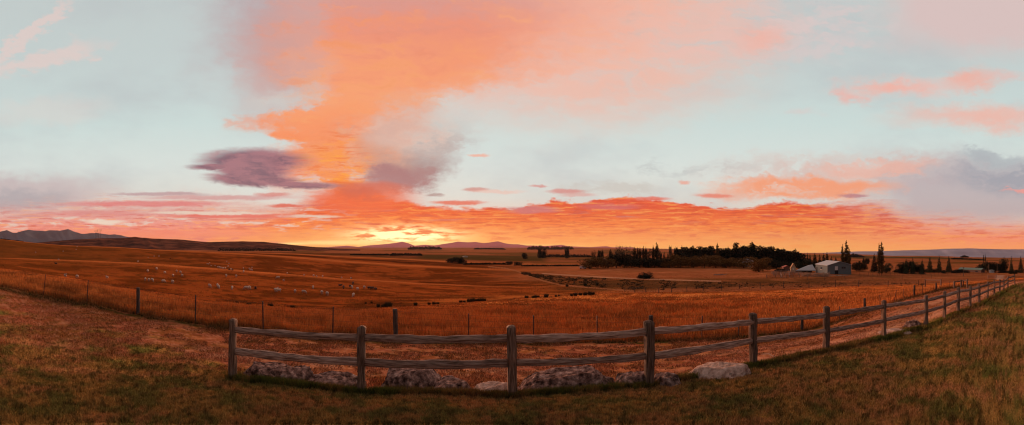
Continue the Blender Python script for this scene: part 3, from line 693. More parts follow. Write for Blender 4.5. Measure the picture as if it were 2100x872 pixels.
# ------------------------------------------------------------------ boulders
def rock(cx_, by, wpx, hpx, label, tone, seed, flat=.35):
    p, r = hit(cx_, by); p, r = hit(cx_, by); w = wpx / F * r * 1.62; h = hpx / F * r * 1.06
    rg = np.random.default_rng(seed); import bmesh
    bm = bmesh.new(); bmesh.ops.create_icosphere(bm, subdivisions=5, radius=1); V = np.array([v.co[:] for v in bm.verts]); Fc = np.array([[v.index for v in f.verts] for f in bm.faces]); bm.free()
    # facets: cut with random planes, then crumble
    for _ in range(11):
        n = rg.normal(size=3); n[2] = abs(n[2]) * .9; n /= np.linalg.norm(n); d = rg.uniform(.58, .9)
        s = V @ n; V = V - np.outer(np.maximum(s - d, 0) * .94, n)
    V[:, 2] = np.where(V[:, 2] < 0, V[:, 2] * .5, np.minimum(V[:, 2], .62 + .12 * V[:, 0] * rg.uniform(-1, 1)))
    nn = fbm(V[:, 0] * 3 + seed, V[:, 1] * 3 + V[:, 2] * 2, 5, seed, .6) - .5; cr = abs(fbm(V[:, 0] * 5 + V[:, 2] * 3, V[:, 1] * 5 - V[:, 2] * 4 + seed, 4, seed + 3) - .5)
    V = V * (1 + nn * .28 - np.exp(-cr * 40) * .05)[:, None]
    V = V / np.array([abs(V[:, 0]).max(), abs(V[:, 1]).max(), V[:, 2].max()])
    th = (cx_ - CX) / F; dep = max(w * .33, .25)
    V = V * np.array([w / 2, dep, h]); V[:, 2] -= .03
    m = mat('stone_' + tone, None, 1, 0, 9, 1.0, spec=0, stops={'dark': [(.36, (.035, .02, .016)), (.47, (.14, .085, .07)), (.58, (.28, .18, .15)), (.70, (.52, .36, .30))],
        'pale': [(.3, (.20, .11, .085)), (.44, (.40, .26, .20)), (.56, (.56, .38, .30)), (.7, (.68, .50, .41))]}[tone], dist=.05)
    o = mesh_np('boulder', V, Fc, m); sharpen(o, 35); o.location = p + Vector((math.sin(th), math.cos(th), 0)) * dep * .7; o.rotation_euler = (rg.uniform(-.06, .06), rg.uniform(-.1, .1), -th)
    g_, _ = gz(o.location.x, o.location.y); o.location.z = float(g_[0]) - .03
    tag(o, label, 'boulder', 'boulders along the foot of the rail fence'); return o
for a in ((556, 780, 84, 30, 'broad flat-topped slab boulder just right of the leftmost fence post, dark on its left end', 'dark', 1),
          (602, 786, 72, 33, 'grey rounded boulder leaning against the flat slab between the first two fence posts', 'dark', 2),
          (686, 797, 96, 26, 'low long boulder with pale top just left of the second fence post', 'dark', 3),
          (838, 802, 112, 44, 'bulky boulder with blocky cracked face just right of the second fence post', 'dark', 4),
          (928, 808, 84, 28, 'low dark sloping boulder in the middle between second and third fence posts', 'dark', 5),
          (1008, 814, 76, 28, 'smooth pale pinkish boulder just left of the central fence post', 'pale', 6),
          (1138, 809, 150, 42, 'widest boulder, long and dark-crusted, just right of the central fence post', 'dark', 7),
          (1236, 800, 52, 30, 'small domed boulder right of the widest boulder', 'dark', 8),
          (1293, 798, 62, 34, 'domed boulder touching the left side of the fourth fence post', 'dark', 9),
          (1370, 794, 54, 26, 'small pale-flecked boulder just right of the fourth fence post', 'dark', 10),
          (1468, 779, 112, 30, 'long pale cream boulder left of the fifth fence post', 'pale', 11),
          (1874, 672, 36, 17, 'reddish brown boulder beside the seventh and eighth fence posts', 'dark', 13)):
    rock(*a)
for (x, y, w_) in ((1842, 686, 62),):
    rock(x, y, w_, 9, 'low pinkish stone slab lying ' + ('just left of the reddish boulder' if x < 1900 else 'among the far posts of the rail fence'), 'pale', x)
# a fallen stick by the fifth post
pa, _ = hit(1562, 729); pb, _ = hit(1592, 738)
pm_ = pa.lerp(pb, .5); st_ = empty('stick', pa); V, Q = tube_path([(0, 0, .03), tuple((pm_ - pa) + Vector((0, 0, .09))), tuple((pb - pa) + Vector((0, 0, .05)))], [.012, .018, .01], 6)
bpy.data.objects.remove(st_); o = mesh_np('stick', V, Q, wood, None, True); o.location = pa; tag(o, 'bare pale stick lying on the stones right of the fifth fence post', 'stick')

# ------------------------------------------------------------------ grass
def blades(name, x, k, h, w, spread, label_kind='stuff', colmul=1.0, lean=.45, seed=0, tipc=None, tipmix=.4, K=None):
    """x: bearings, k: ring position; one tapering blade each, colour from the soil under it"""
    rg = np.random.default_rng(seed); n = len(x)
    i, f = _col(x); kr = np.interp(k, KK, np.arange(NR)); j = np.clip(np.floor(kr).astype(int), 0, NR - 2); t = kr - j
    r = (RR[i, j] * (1 - f) + RR[i + 1, j] * f) * (1 - t) + (RR[i, j + 1] * (1 - f) + RR[i + 1, j + 1] * f) * t
    z = (ZZ[i, j] * (1 - f) + ZZ[i + 1, j] * f) * (1 - t) + (ZZ[i, j + 1] * (1 - f) + ZZ[i + 1, j + 1] * f) * t
    c = ALB[i, j]; th = (x - CX) / F; X = r * np.sin(th); Y = r * np.cos(th)
    hh = h(r, x, k, rg) if callable(h) else h * rg.uniform(.5, 1.3, n)
    ww = np.maximum(w, .0011 * r) * rg.uniform(.6, 1.4, n)
    a = rg.uniform(0, 2 * PI, n); la = rg.uniform(0, 2 * PI, n); ll = hh * lean * rg.uniform(.2, 1.2, n)
    b0 = np.stack([X + np.cos(a) * ww, Y + np.sin(a) * ww, z - .01], -1); b1 = np.stack([X - np.cos(a) * ww, Y - np.sin(a) * ww, z - .01], -1)
    tp_ = np.stack([X + np.cos(la) * ll, Y + np.sin(la) * ll, z + hh], -1)
    mid0 = (b0 * .45 + tp_ * .55); 
    V = np.stack([b0, b1, tp_], 1).reshape(-1, 3)
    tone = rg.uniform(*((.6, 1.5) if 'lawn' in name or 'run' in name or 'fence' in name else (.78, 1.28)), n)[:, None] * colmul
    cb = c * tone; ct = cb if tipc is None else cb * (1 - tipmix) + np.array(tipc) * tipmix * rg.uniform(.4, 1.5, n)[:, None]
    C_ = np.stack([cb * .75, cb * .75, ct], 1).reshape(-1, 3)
    o = mesh_np(name, V, np.arange(3 * n).reshape(-1, 3), mat('grass_blades', None, .9, .1, 3, 0, attr=True, spec=0.0), np.clip(C_, .004, .85))
    return tag(o, kind='stuff')
Q_ = 1.0
n = int(420000 * Q_); x = rng.uniform(-30, 2130, n); k = .86 + rng.uniform(0, 1, n) * 1.14
thin = fbm(x / 9, k * 40, 3, 71)
lim = np.where(x > 620, 2.01, 2.0 + ss(x, 620, 200) * (.12 + rng.uniform(0, 1, n) ** 1.5 * .62)); k = np.where(k > 1, 1.0 + (k - 1.0) * (lim - 1.0), k)
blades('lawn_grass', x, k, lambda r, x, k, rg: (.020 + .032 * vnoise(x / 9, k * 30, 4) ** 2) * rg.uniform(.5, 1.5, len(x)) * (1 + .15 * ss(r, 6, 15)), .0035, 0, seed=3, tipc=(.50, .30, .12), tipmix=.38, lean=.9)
# longer green tufts along the foot of the rail fence and round the boulders
n = int(90000 * Q_); cl = rng.uniform(470, 2085, 900); ck = rng.normal(1.985, .022, 900); idx = rng.integers(0, 900, n)
x = cl[idx] + rng.normal(0, 6, n); k = ck[idx] + rng.normal(0, .006, n)
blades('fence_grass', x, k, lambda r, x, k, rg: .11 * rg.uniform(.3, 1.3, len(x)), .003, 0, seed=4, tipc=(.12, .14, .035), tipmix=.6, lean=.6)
# scattered longer clumps and dead stalks in the lawn
n = 52000; cl = rng.uniform(-20, 2120, 1500); ck = .95 + rng.uniform(0, 1, 1500) * 1.02; idx = rng.integers(0, 1500, n)
x = cl[idx] + rng.normal(0, 5, n); k = ck[idx] + rng.normal(0, .012, n)
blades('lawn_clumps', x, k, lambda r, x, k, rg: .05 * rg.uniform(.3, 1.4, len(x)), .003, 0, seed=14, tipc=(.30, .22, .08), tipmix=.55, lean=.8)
# short dry grass of the mown run
n = int(170000 * Q_); x = rng.uniform(-30, 2120, n); k = 2.0 + rng.uniform(0, 1, n) ** .8 * .98
keep = (fbm(x / 40, k * 14, 3, 77) > .42); x = x[keep]; k = k[keep]
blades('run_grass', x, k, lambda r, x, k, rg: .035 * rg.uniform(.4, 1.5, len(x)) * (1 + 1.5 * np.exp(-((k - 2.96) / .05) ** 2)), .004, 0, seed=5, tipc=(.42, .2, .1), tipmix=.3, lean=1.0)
# tall golden grass past the wire fence
n = int(330000 * Q_); x = rng.uniform(-30, 2120, n); k = 2.985 + rng.uniform(0, 1, n) * 1.12
tall = lambda r, x, k, rg: (.16 + .40 * fbm(x / 30, k * 6, 3, 15)) * rg.uniform(.5, 1.25, len(x)) * np.interp(r, [0, 30, 70, 120], [1, 1, .6, .45]) * (.35 + .65 * ss(k, 2.985, 3.05)) * (1 - .72 * ss(k, 3.55, 3.95))
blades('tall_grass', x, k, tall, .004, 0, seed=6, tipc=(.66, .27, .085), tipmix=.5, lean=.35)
# grazed pasture beyond, sparse seed heads on the slopes
n = int(130000 * Q_); x = rng.uniform(-30, 2120, n); k = 4.1 + rng.uniform(0, 1, n) * 4.2
keep = fbm(x / 60, k * 12, 3, 78) > .45; x = x[keep]; k = k[keep]
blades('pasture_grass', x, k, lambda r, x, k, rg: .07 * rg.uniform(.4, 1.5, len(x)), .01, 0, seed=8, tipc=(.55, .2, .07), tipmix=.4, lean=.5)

# ------------------------------------------------------------------ sheep
import bmesh
def ball(bm, c, r, rot=None, sub=2):
    from mathutils import Matrix, Euler
    M = Matrix.Translation(c) @ (Euler(rot).to_matrix().to_4x4() if rot else Matrix()) @ Matrix.Diagonal((*r, 1))
    bmesh.ops.create_icosphere(bm, subdivisions=sub, radius=1, matrix=M)
def cone(bm, p0, p1, r0, r1, seg=8):
    from mathutils import Matrix
    p0 = Vector(p0); p1 = Vector(p1); d = p1 - p0
    M = Matrix.Translation((p0 + p1) / 2) @ d.to_track_quat('Z', 'Y').to_matrix().to_4x4()
    bmesh.ops.create_cone(bm, cap_ends=True, segments=seg, radius1=r0, radius2=r1, depth=d.length, matrix=M)
fleece = mat('fleece', (.5, .4, .3), 1.0, .25, 14, .6, attr=True, dist=.03)
def sheep_mesh(pose, seed, dark=False):
    bm = bmesh.new(); z0 = .58 if pose != 'lie' else .30
    ball(bm, (0, 0, z0), (.48, .25, .25)); ball(bm, (-.28, 0, z0 + .01), (.24, .245, .25)); ball(bm, (.26, 0, z0), (.24, .22, .25))
    if pose == 'graze': nk, hd, rot = (.46, 0, .52), (.70, 0, .17), (0, math.radians(58), 0)
    elif pose == 'lie': nk, hd, rot = (.44, 0, .45), (.64, .02, .56), (0, math.radians(28), 0)
    else: nk, hd, rot = (.48, 0, .74), (.68, .03, .90), (0, math.radians(28), .15)
    hv = Vector(hd); cone(bm, (.3, 0, z0 + .05), nk, .19, .13); cone(bm, nk, hd, .13, .075)
    ball(bm, hd, (.145, .07, .08), rot); f = Vector((math.cos(rot[1]), 0, -math.sin(rot[1]))); ball(bm, hv + f * .11, (.07, .048, .052), rot)
    for s in (-1, 1): ball(bm, hv - f * .07 + Vector((0, s * .10, .03)), (.025, .065, .022), (0, 0, 0), 1)
    for x_, s in ((.30, 1), (.30, -1), (-.30, 1), (-.30, -1)):
        if pose == 'lie':
            cone(bm, (x_, s * .14, .2), (x_ + .16, s * .2, .07), .07, .035, 6)
        elif x_ > 0:
            cone(bm, (x_, s * .13, .5), (x_ + .01, s * .12, .24), .07, .032, 6); cone(bm, (x_ + .01, s * .12, .26), (x_, s * .12, 0), .032, .026, 6)
        else:
            cone(bm, (x_, s * .14, .52), (x_ + .05, s * .13, .32), .09, .05, 6); cone(bm, (x_ + .05, s * .13, .34), (x_ - .06, s * .13, .22), .045, .032, 6); cone(bm, (x_ - .06, s * .13, .24), (x_ - .03, s * .13, 0), .032, .026, 6)
    ball(bm, (-.5, 0, z0 + .02), (.05, .045, .10))
    me = bpy.data.meshes.new('sheep_tmp'); bm.to_mesh(me); bm.free(); ob = bpy.data.objects.new('sheep_tmp', me); col.objects.link(ob)
    md = ob.modifiers.new('r', 'REMESH'); md.mode = 'VOXEL'; md.voxel_size = .024
    dg = bpy.context.evaluated_depsgraph_get(); me2 = bpy.data.meshes.new_from_object(ob.evaluated_get(dg)); bpy.data.objects.remove(ob)
    n = len(me2.vertices); V = np.empty(n * 3, np.float32); me2.vertices.foreach_get('co', V); V = V.reshape(-1, 3)
    N = np.empty(n * 3, np.float32); me2.vertices.foreach_get('normal', N); N = N.reshape(-1, 3)
    dh = np.linalg.norm(V - np.array(hd), axis=1); body = (V[:, 2] > (.30 if pose != 'lie' else .12)) & (dh > .21)
    V += N * (fbm(V[:, 0] * 14 + seed, V[:, 1] * 14 + V[:, 2] * 11, 3, seed) - .4)[:, None] * .05 * body[:, None]
    me2.vertices.foreach_set('co', V.ravel())
    fl = np.array([.60, .43, .33]) if not dark else np.array([.10, .07, .055]); sk_ = np.array([.30, .22, .18]) if not dark else np.array([.03, .02, .018])
    C_ = np.ones((n, 4), np.float32); C_[:, :3] = np.where(body[:, None], fl, sk_)
    a = me2.color_attributes.new('Col', 'FLOAT_COLOR', 'POINT'); a.data.foreach_set('color', C_.ravel())
    me2.materials.clear(); me2.materials.append(fleece); me2.polygons.foreach_set('use_smooth', np.ones(len(me2.polygons), bool)); me2.update()
    return me2
SM = {('g', 0): sheep_mesh('graze', 1), ('s', 0): sheep_mesh('stand', 2), ('l', 0): sheep_mesh('lie', 3), ('g', 1): sheep_mesh('graze', 4, True), ('l', 1): sheep_mesh('lie', 5, True)}
# clusters: description, list of (x, y foot, pose, dark); ordered from left to right inside each cluster
FL = [
 ('above the two leftmost wire-fence standards', [(134, 570, 's', 0), (158, 571.5, 'g', 0), (219.5, 573, 's', 0)]),
 ('in the row of five above the left timber post', [(298, 576, 'g', 0), (305, 577.5, 'g', 0), (312, 578, 'g', 0), (335, 580, 'g', 0), (354, 582, 'g', 0)]),
 ('in the loose bunch above the row of five', [(303, 559, 'g', 0), (321, 554, 'g', 0), (338, 562, 'g', 0), (355, 568, 'g', 0), (362, 559, 'g', 0), (370, 561, 'g', 0), (373.5, 568, 'g', 0)]),
 ('high on the far left slope', [(73, 518.5, 'l', 0), (115, 542, 'l', 1), (120, 534, 'l', 0), (129.5, 517, 'g', 0), (156, 513, 'g', 0), (158, 507, 's', 0)]),
 ('on the dark slope high above the loose bunch', [(283, 538, 'g', 0), (304, 529, 'l', 0), (316, 527, 'g', 0), (326, 527, 'g', 0), (349, 531.5, 'l', 1)]),
 ('in the dense bunch on the ridge crest', [(425.7, 543, 'g', 0), (430, 541, 'g', 0), (433, 546, 'l', 0), (441, 547, 'g', 0), (446.5, 549.5, 'g', 0), (450.5, 551, 'g', 0), (454, 552, 'g', 0), (457.5, 552.5, 'g', 0), (462, 552.5, 'g', 0), (465, 538, 's', 0), (467.7, 548, 'g', 0), (469.5, 542, 'g', 0), (469.8, 554, 'l', 1), (473.5, 554.5, 'g', 0), (477.5, 555, 'l', 1)]),
 ('just right of the dense bunch', [(499, 552, 'g', 0), (499.5, 559, 'g', 0), (511, 551.5, 'l', 0), (514.6, 556, 'g', 0), (516.5, 550.5, 'g', 0)]),
 ('of four just below the ridge crest', [(464, 568, 'g', 0), (484.5, 569.5, 'g', 0), (570, 572, 'g', 0), (581.6, 578, 's', 0)]),
 ('strung along the bright ridge crest', [(589, 561, 'l', 0), (623.6, 566.5, 'g', 0), (643, 568, 'g', 0), (649.5, 568.5, 'l', 0), (661.5, 569, 'g', 0), (700.5, 571, 'l', 0), (720, 572, 'l', 0)]),
 ('in the left half of the nearest row', [(430, 590, 'g', 0), (446, 589, 'g', 0), (448, 592, 'g', 0), (476, 594, 'g', 0), (505.5, 595, 'g', 0), (512, 594, 'g', 0), (524, 592.5, 'l', 1)]),
 ('in the right half of the nearest row', [(566, 599, 's', 0), (572, 599.5, 'g', 0), (605, 601, 'g', 0), (623, 602, 'g', 0), (642, 592.5, 'g', 0), (660, 604, 'g', 0), (671, 606.5, 'g', 0), (724.5, 609, 'g', 0)]),
 ('in the bunch at the right end of the flock', [(697.5, 586.5, 'l', 1), (704.6, 592.5, 'g', 1), (718, 590, 'g', 1), (722, 592, 'g', 0), (724, 583.5, 'g', 1), (733, 596, 'g', 0), (747, 592.5, 'g', 0), (757.5, 594, 'g', 1), (762.5, 594.5, 'g', 1), (771, 594, 'l', 1)])]
ORD = ['leftmost', 'second from the left', 'third from the left', 'fourth from the left', 'fifth from the left', 'sixth from the left', 'seventh from the left', 'eighth from the left', 'ninth from the left', 'tenth from the left', 'eleventh from the left', 'twelfth from the left', 'thirteenth from the left', 'fourteenth from the left', 'fifteenth from the left']
rs = random.Random(5)
for desc, L in FL:
    L = sorted(L, key=lambda t: t[0])
    for i, (x, y, p, d) in enumerate(L):
        loc, r = hit(x, y, 58); o = bpy.data.objects.new('sheep', SM[(p, d)] if (p, d) in SM else SM[('g', d)]); col.objects.link(o)
        o.location = loc - Vector((0, 0, .03)); o.rotation_euler = (0, 0, -(x - CX) / F + rs.choice([PI / 2, PI / 2, -PI / 2, rs.uniform(0, 6.28)]) + rs.uniform(-.5, .5)); s = rs.uniform(.86, 1.0); o.scale = (s, s, s)
        w_ = ORD[i] if i < len(L) - 1 else 'rightmost'
        verb = {'g': 'grazing with head down', 's': 'standing with head up', 'l': 'lying low in the grass'}[p]
        lb = f"{'dark' if d else 'pale'} sheep {verb} {desc}, {w_}"
        tag(o, lb if len(lb.split()) <= 16 else f"{'dark' if d else 'pale'} sheep {desc}, {w_}", 'sheep', 'sheep grazing on the orange pasture')

# ------------------------------------------------------------------ sedge clumps in the gully
sedge_m = mat('sedge', (.06, .045, .02), .9, .3, 5, 0)
def sedge_mesh(seed, n=420):
    rg = np.random.default_rng(seed); a = rg.uniform(0, 2 * PI, n); b = rg.uniform(0, 1, n) ** .6 * .42; lean = rg.uniform(.1, .75, n); h = rg.uniform(.55, 1.05, n)
    p = np.stack([np.cos(a) * b, np.sin(a) * b * .8, -.05 * np.ones(n)], -1); q = p + np.stack([np.cos(a) * lean * h * .55, np.sin(a) * lean * h * .55, h * (1.05 - .45 * lean)], -1)
    t = rg.uniform(0, 2 * PI, n); w = np.stack([np.cos(t), np.sin(t), 0 * t], -1) * .035
    V = np.stack([p - w, p + w, q], 1).reshape(-1, 3)
    o = mesh_np('sedge_clump', V, np.arange(3 * n).reshape(-1, 3), sedge_m, link=False); me = o.data; bpy.data.objects.remove(o); return me
SD = [sedge_mesh(i) for i in range(4)]
SED = [(445, 624, 8, 'on the gully floor'), (484, 626.5, 10, ''), (510, 628.5, 9, ''), (555, 631, 11, ''), (600, 634, 9, ''), (750, 623, 4, ''), (762, 622, 4, ''), (776, 630, 8, ''), (787, 633, 10, ''), (796, 633, 15, ''), (852, 627, 8, ''), (880, 625, 6, ''), (890, 625, 7, ''), (898, 624.5, 6, ''), (945, 621, 6, ''), (952, 620.5, 5, ''),
       (962, 620, 9, ''), (970, 619.5, 10, ''), (978, 619, 8, ''), (985, 618.5, 9, ''), (993, 618.5, 8, ''), (1055, 613.5, 3, ''), (1080, 612, 7, ''), (1093, 611.5, 6, ''), (1098, 611, 7, ''), (1104, 610, 5, ''), (1120, 610, 9, ''), (1140, 609, 5, ''), (1146, 608, 4, ''), (1172, 607.5, 6, ''), (1180, 607, 8, ''), (1190, 606, 7, ''), (1200, 606, 8, ''), (1209, 605, 9, ''), (1216, 604.5, 7, ''),
       (1163, 588, 6, ''), (1200, 586.5, 7, ''), (1225, 585, 6, '')]
for i, (x, y, hp, _) in enumerate(SED):
    loc, r = hit(x, y, 32); h = hp / F * r * 1.1; o = bpy.data.objects.new('sedge_clump', SD[i % 4]); col.objects.link(o); o.location = loc; o.scale = (h * .95, h * .95, h); o.rotation_euler = (0, 0, rs.uniform(0, 6))
    zone = 'left of the first rail fence post' if x < 470 else 'below the nearest row of sheep' if x < 620 else 'left of the dark middle timber post' if x < 810 else 'left of the central rail post' if x < 1045 else 'right of the central rail post' if y > 600 else 'on the rough bank under the tree belt'
    grp = [t for t in SED if (('a' if t[0] < 470 else 'b' if t[0] < 620 else 'c' if t[0] < 810 else 'd' if t[0] < 1045 else 'e' if t[1] > 600 else 'f') == ('a' if x < 470 else 'b' if x < 620 else 'c' if x < 810 else 'd' if x < 1045 else 'e' if y > 600 else 'f'))]
    gi = sorted(grp, key=lambda t: t[0]).index((x, y, hp, _)); w_ = (ORD[gi] if gi < len(grp) - 1 or len(grp) == 1 else 'rightmost').replace('leftmost', 'leftmost')
    tag(o, f'dark sedge clump {zone}, {w_} there', 'sedge clump', 'dark sedge clumps along the gully')

# ------------------------------------------------------------------ trees
leaf_mats = {k: mat('foliage_' + k, c, .9, .45, .5, 0, spec=.1) for k, c in dict(pine=(.014, .017, .011), willow=(.17, .08, .02), dark=(.022, .022, .011), poplar=(.08, .045, .014), pale=(.04, .045, .022)).items()}
bark = mat('bark', (.05, .035, .028), .95, .4, 6, .5)
def leaf_cloud(blobs, n, size, seed, droop=0):
    """blobs: (x, y, z, rx, ry, rz); leaf-sized faces spread through the volumes, denser near the skin"""
    rg = np.random.default_rng(seed); B = np.array(blobs, float); vol = B[:, 3] * B[:, 4] + B[:, 3] * B[:, 5]; w = vol / vol.sum()
    idx = rg.choice(len(B), n, p=w); d = rg.normal(size=(n, 3)); d /= np.linalg.norm(d, axis=1)[:, None]
    rad = rg.uniform(.25, 1, n) ** .45 * (1 + (fbm(d[:, 0] * 3 + idx, d[:, 2] * 3 + d[:, 1] * 2, 3, seed) - .5) * .7)
    P = B[idx, :3] + d * rad[:, None] * B[idx, 3:6]
    a = rg.normal(size=(n, 3)); a /= np.linalg.norm(a, axis=1)[:, None]; b = rg.normal(size=(n, 3)); b -= (a * b).sum(1)[:, None] * a; b /= np.linalg.norm(b, axis=1)[:, None]
    a[:, 2] -= droop; s = size * rg.uniform(.5, 1.4, n)[:, None]; a *= s; b *= s * .6
    V = np.stack([P - a, P + b, P + a, P - b], 1).reshape(-1, 3); return V, np.arange(4 * n).reshape(-1, 4)
def trunk_mesh(h, r, seed, limbs=5, spread=.4, base=.35):
    rg = random.Random(seed); VV = []; QQ = []; off = 0
    paths = [([(0, 0, -.05), (rg.uniform(-.02, .02), rg.uniform(-.02, .02), h * .4), (rg.uniform(-.05, .05), rg.uniform(-.05, .05), h * .92)], [r, r * .7, r * .12])]
    for i in range(limbs):
        z = h * rg.uniform(base, .75); a = rg.uniform(0, 6.28); l = spread * rg.uniform(.6, 1)
        paths.append(([(0, 0, z), (math.cos(a) * l * .5, math.sin(a) * l * .5, z + h * .1), (math.cos(a) * l, math.sin(a) * l, z + h * .22)], [r * .4, r * .25, r * .06]))
    for p, rr in paths:
        V, Q = tube_path(p, rr, 6); VV.append(V); QQ.append(Q + off); off += len(V)
    return np.vstack(VV), np.vstack(QQ)
# unit trees: total height 1; each kind gives (crown blobs, trunk)
def proto(kind, seed):
    rg = random.Random(seed * 31 + 7); bl = []
    if kind == 'pine':
        for i in range(15):
            t = i / 14; w = .25 * (1 - t) ** .42 * rg.uniform(.75, 1.15) + .02; 
            for _ in range(2): bl.append((rg.uniform(-.5, .5) * w, rg.uniform(-.5, .5) * w, .2 + .76 * t, w * rg.uniform(.7, 1.1), w * rg.uniform(.7, 1.1), .05))
        V, Q = leaf_cloud(bl, 3000, .026, seed, .1); tk = trunk_mesh(.95, .02, seed, 3, .08, .2)
    elif kind == 'conifer':
        for i in range(13):
            t = i / 12; w = .20 * (1 - t) + .02; bl.append((rg.uniform(-.01, .01), 0, .08 + .88 * t, w * rg.uniform(.85, 1.15), w, .045))
        V, Q = leaf_cloud(bl, 1900, .022, seed, .2); tk = trunk_mesh(.95, .018, seed, 2, .05, .2)
    elif kind == 'poplar':
        for i in range(20):
            t = i / 19; w = .075 * math.sin(PI * min(1, .14 + t * .84)) ** .7 + .008; bl.append((rg.uniform(-.02, .02), rg.uniform(-.02, .02), .08 + .9 * t, w * rg.uniform(.6, 1.25), w * rg.uniform(.7, 1.2), .04))
        V, Q = leaf_cloud(bl, 1500, .018, seed, -.5); tk = trunk_mesh(.97, .013, seed, 7, .05, .12)
    elif kind == 'round':
        for i in range(11):
            a = rg.uniform(0, 6.28); d = rg.uniform(.10, .36); z = rg.uniform(.16, .78); s = rg.uniform(.15, .25) * (1.1 - abs(z - .5)); bl.append((math.cos(a) * d, math.sin(a) * d, z, s * 1.15, s * 1.15, s))
        bl.append((0, 0, .40, .36, .36, .40)); V, Q = leaf_cloud(bl, 3400, .026, seed, .3); tk = trunk_mesh(.8, .035, seed, 6, .25, .25)
    else:                                               # bush: wider than tall, foliage to the ground
        for i in range(9):
            a = rg.uniform(0, 6.28); d = rg.uniform(.1, .5); z = rg.uniform(.15, .62); s = rg.uniform(.22, .36); bl.append((math.cos(a) * d, math.sin(a) * d, z, s, s, s * .95))
        bl.append((0, 0, .35, .45, .45, .42)); V, Q = leaf_cloud(bl, 2200, .04, seed, .1); tk = trunk_mesh(.7, .03, seed, 5, .3, .1)
    return V, Q, tk
PROT = {}
def get_proto(kind, tone, v):
    key = (kind, tone, v)
    if key not in PROT:
        V, Q, (tv, tq) = proto(kind, v + {'pine': 10, 'conifer': 20, 'poplar': 30, 'round': 40, 'bush': 50}[kind])
        c = mesh_np('crown', V, Q, leaf_mats[tone], link=False); t = mesh_np('trunk', tv, tq, bark, smooth_=True, link=False)
        PROT[key] = (c.data, t.data, float(np.percentile(V[:, 0], 96.5) - np.percentile(V[:, 0], 3.5)), float(np.percentile(V[:, 2], 99.3))); bpy.data.objects.remove(c); bpy.data.objects.remove(t)
    return PROT[key]
NAME = {'pine': 'pine_tree', 'conifer': 'conifer_tree', 'poplar': 'poplar_tree', 'round': 'broadleaf_tree', 'bush': 'bush'}
CAT = {'pine': 'tree', 'conifer': 'tree', 'poplar': 'tree', 'round': 'tree', 'bush': 'bush'}
tcount = 0
def tree(kind, tone, x, yt_, yb, wpx, label, group=None, r=None):
    """top at yt_, foot at yb (or hidden, then distance r is given), crown width wpx"""
    global tcount; tcount += 1
    if r is None: loc, r = hit(x, yb)
    else: loc = at_r(x, r)
    cm, tm, w0_, h0 = get_proto(kind, tone, tcount % 3); h = (-(yt_ - CY) / F * r - loc.z) / h0; s = wpx / F * r / w0_ * {'poplar': .55, 'conifer': .72}.get(kind, 1)
    root = empty(NAME[kind], loc - Vector((0, 0, .1)), rs.uniform(0, 6.28)); root.scale = (s, s, h)
    for nm, me in (('trunk', tm), ('crown', cm)):
        o = bpy.data.objects.new(nm, me); col.objects.link(o); o.parent = root
    tag(root, label, CAT[kind], group)
    return root
def row(kind, tone, items, tmpl, group):
    """items (x, top, foot or None, width, r or None), labelled from left to right"""
    items = sorted(items, key=lambda t: t[0])
    for i, (x, yt_, yb, w, r) in enumerate(items):
        o_ = 'leftmost' if i == 0 else 'rightmost' if i == len(items) - 1 else NUM[i] + ' from the left'
        assert len(tmpl.replace('#', o_).split()) <= 16, tmpl
        tree(kind, tone, x, yt_, yb, w, tmpl.replace('#', o_) if len(items) > 1 else tmpl.replace(', #', ''), group, r)
NUM = 'first second third fourth fifth sixth seventh eighth ninth tenth eleventh twelfth thirteenth fourteenth fifteenth sixteenth seventeenth eighteenth nineteenth twentieth twenty-first twenty-second twenty-third twenty-fourth twenty-fifth twenty-sixth twenty-seventh twenty-eighth twenty-ninth thirtieth thirty-first thirty-second thirty-third'.split()
B0 = 215
row('round', 'willow', [(1209, 530, None, 32, B0), (1226, 528, None, 34, B0), (1247, 527.5, None, 36, B0)], 'low dark willow at the left end of the belt, #', 'willows along the front of the tree belt')
row('round', 'dark', [(1264, 518, None, 30, B0 + 6), (1280, 522, None, 30, B0 + 4), (1296, 526, None, 30, B0), (1312, 530, None, 30, B0), (1328, 528, None, 28, B0), (1342, 530, None, 28, B0), (1356, 530, None, 28, B0)], 'near-black leafy tree below the narrow poplars, #', 'dark trees in the left part of the tree belt')
row('poplar', 'dark', [(1301.5, 508, None, 11, B0 + 14), (1307.5, 509, None, 10, B0 + 14), (1312.5, 510, None, 9, B0 + 14), (1319.5, 506, None, 8, B0 + 14), (1324.5, 508, None, 9, B0 + 14), (1339.6, 506, None, 10, B0 + 14), (1347, 499.5, None, 13, B0 + 14)], 'dark narrow poplar rising above the tree belt, #', 'narrow poplars above the tree belt')
row('conifer', 'pine', [(1331, 521, None, 12, B0 + 5), (1354, 517, None, 16, B0 + 8), (1362, 519, None, 16, B0 + 8), (1370, 520, None, 16, B0 + 8), (1378, 520, None, 16, B0 + 8)], 'dark pointed conifer among the narrow poplars, #', 'dark conifers in the tree belt')
row('round', 'willow', [(1373, 532, None, 30, B0 - 3), (1395, 522.5, None, 42, B0), (1422, 529, None, 30, B0 - 2), (1444, 524, None, 40, B0 - 2), (1468, 525, None, 40, B0 - 2), (1489, 529, None, 28, B0 - 3), (1505, 533, None, 24, B0 - 4), (1525, 527.5, None, 44, B0 - 6)], 'orange-tinted willow in front of the pines, #', 'willows along the front of the tree belt')
tree('round', 'willow', 1556, 529, 558, 34, 'large round bronze willow standing alone in front of the pines left of the yards', 'willows along the front of the tree belt')
row('round', 'dark', [(1578, 533, None, 26, 200), (1592, 532, None, 26, 200), (1604, 537, None, 20, 210), (1617, 537, None, 22, 230)], 'dark bushy tree left of the farm sheds, #', 'dark bushy trees by the farm sheds')
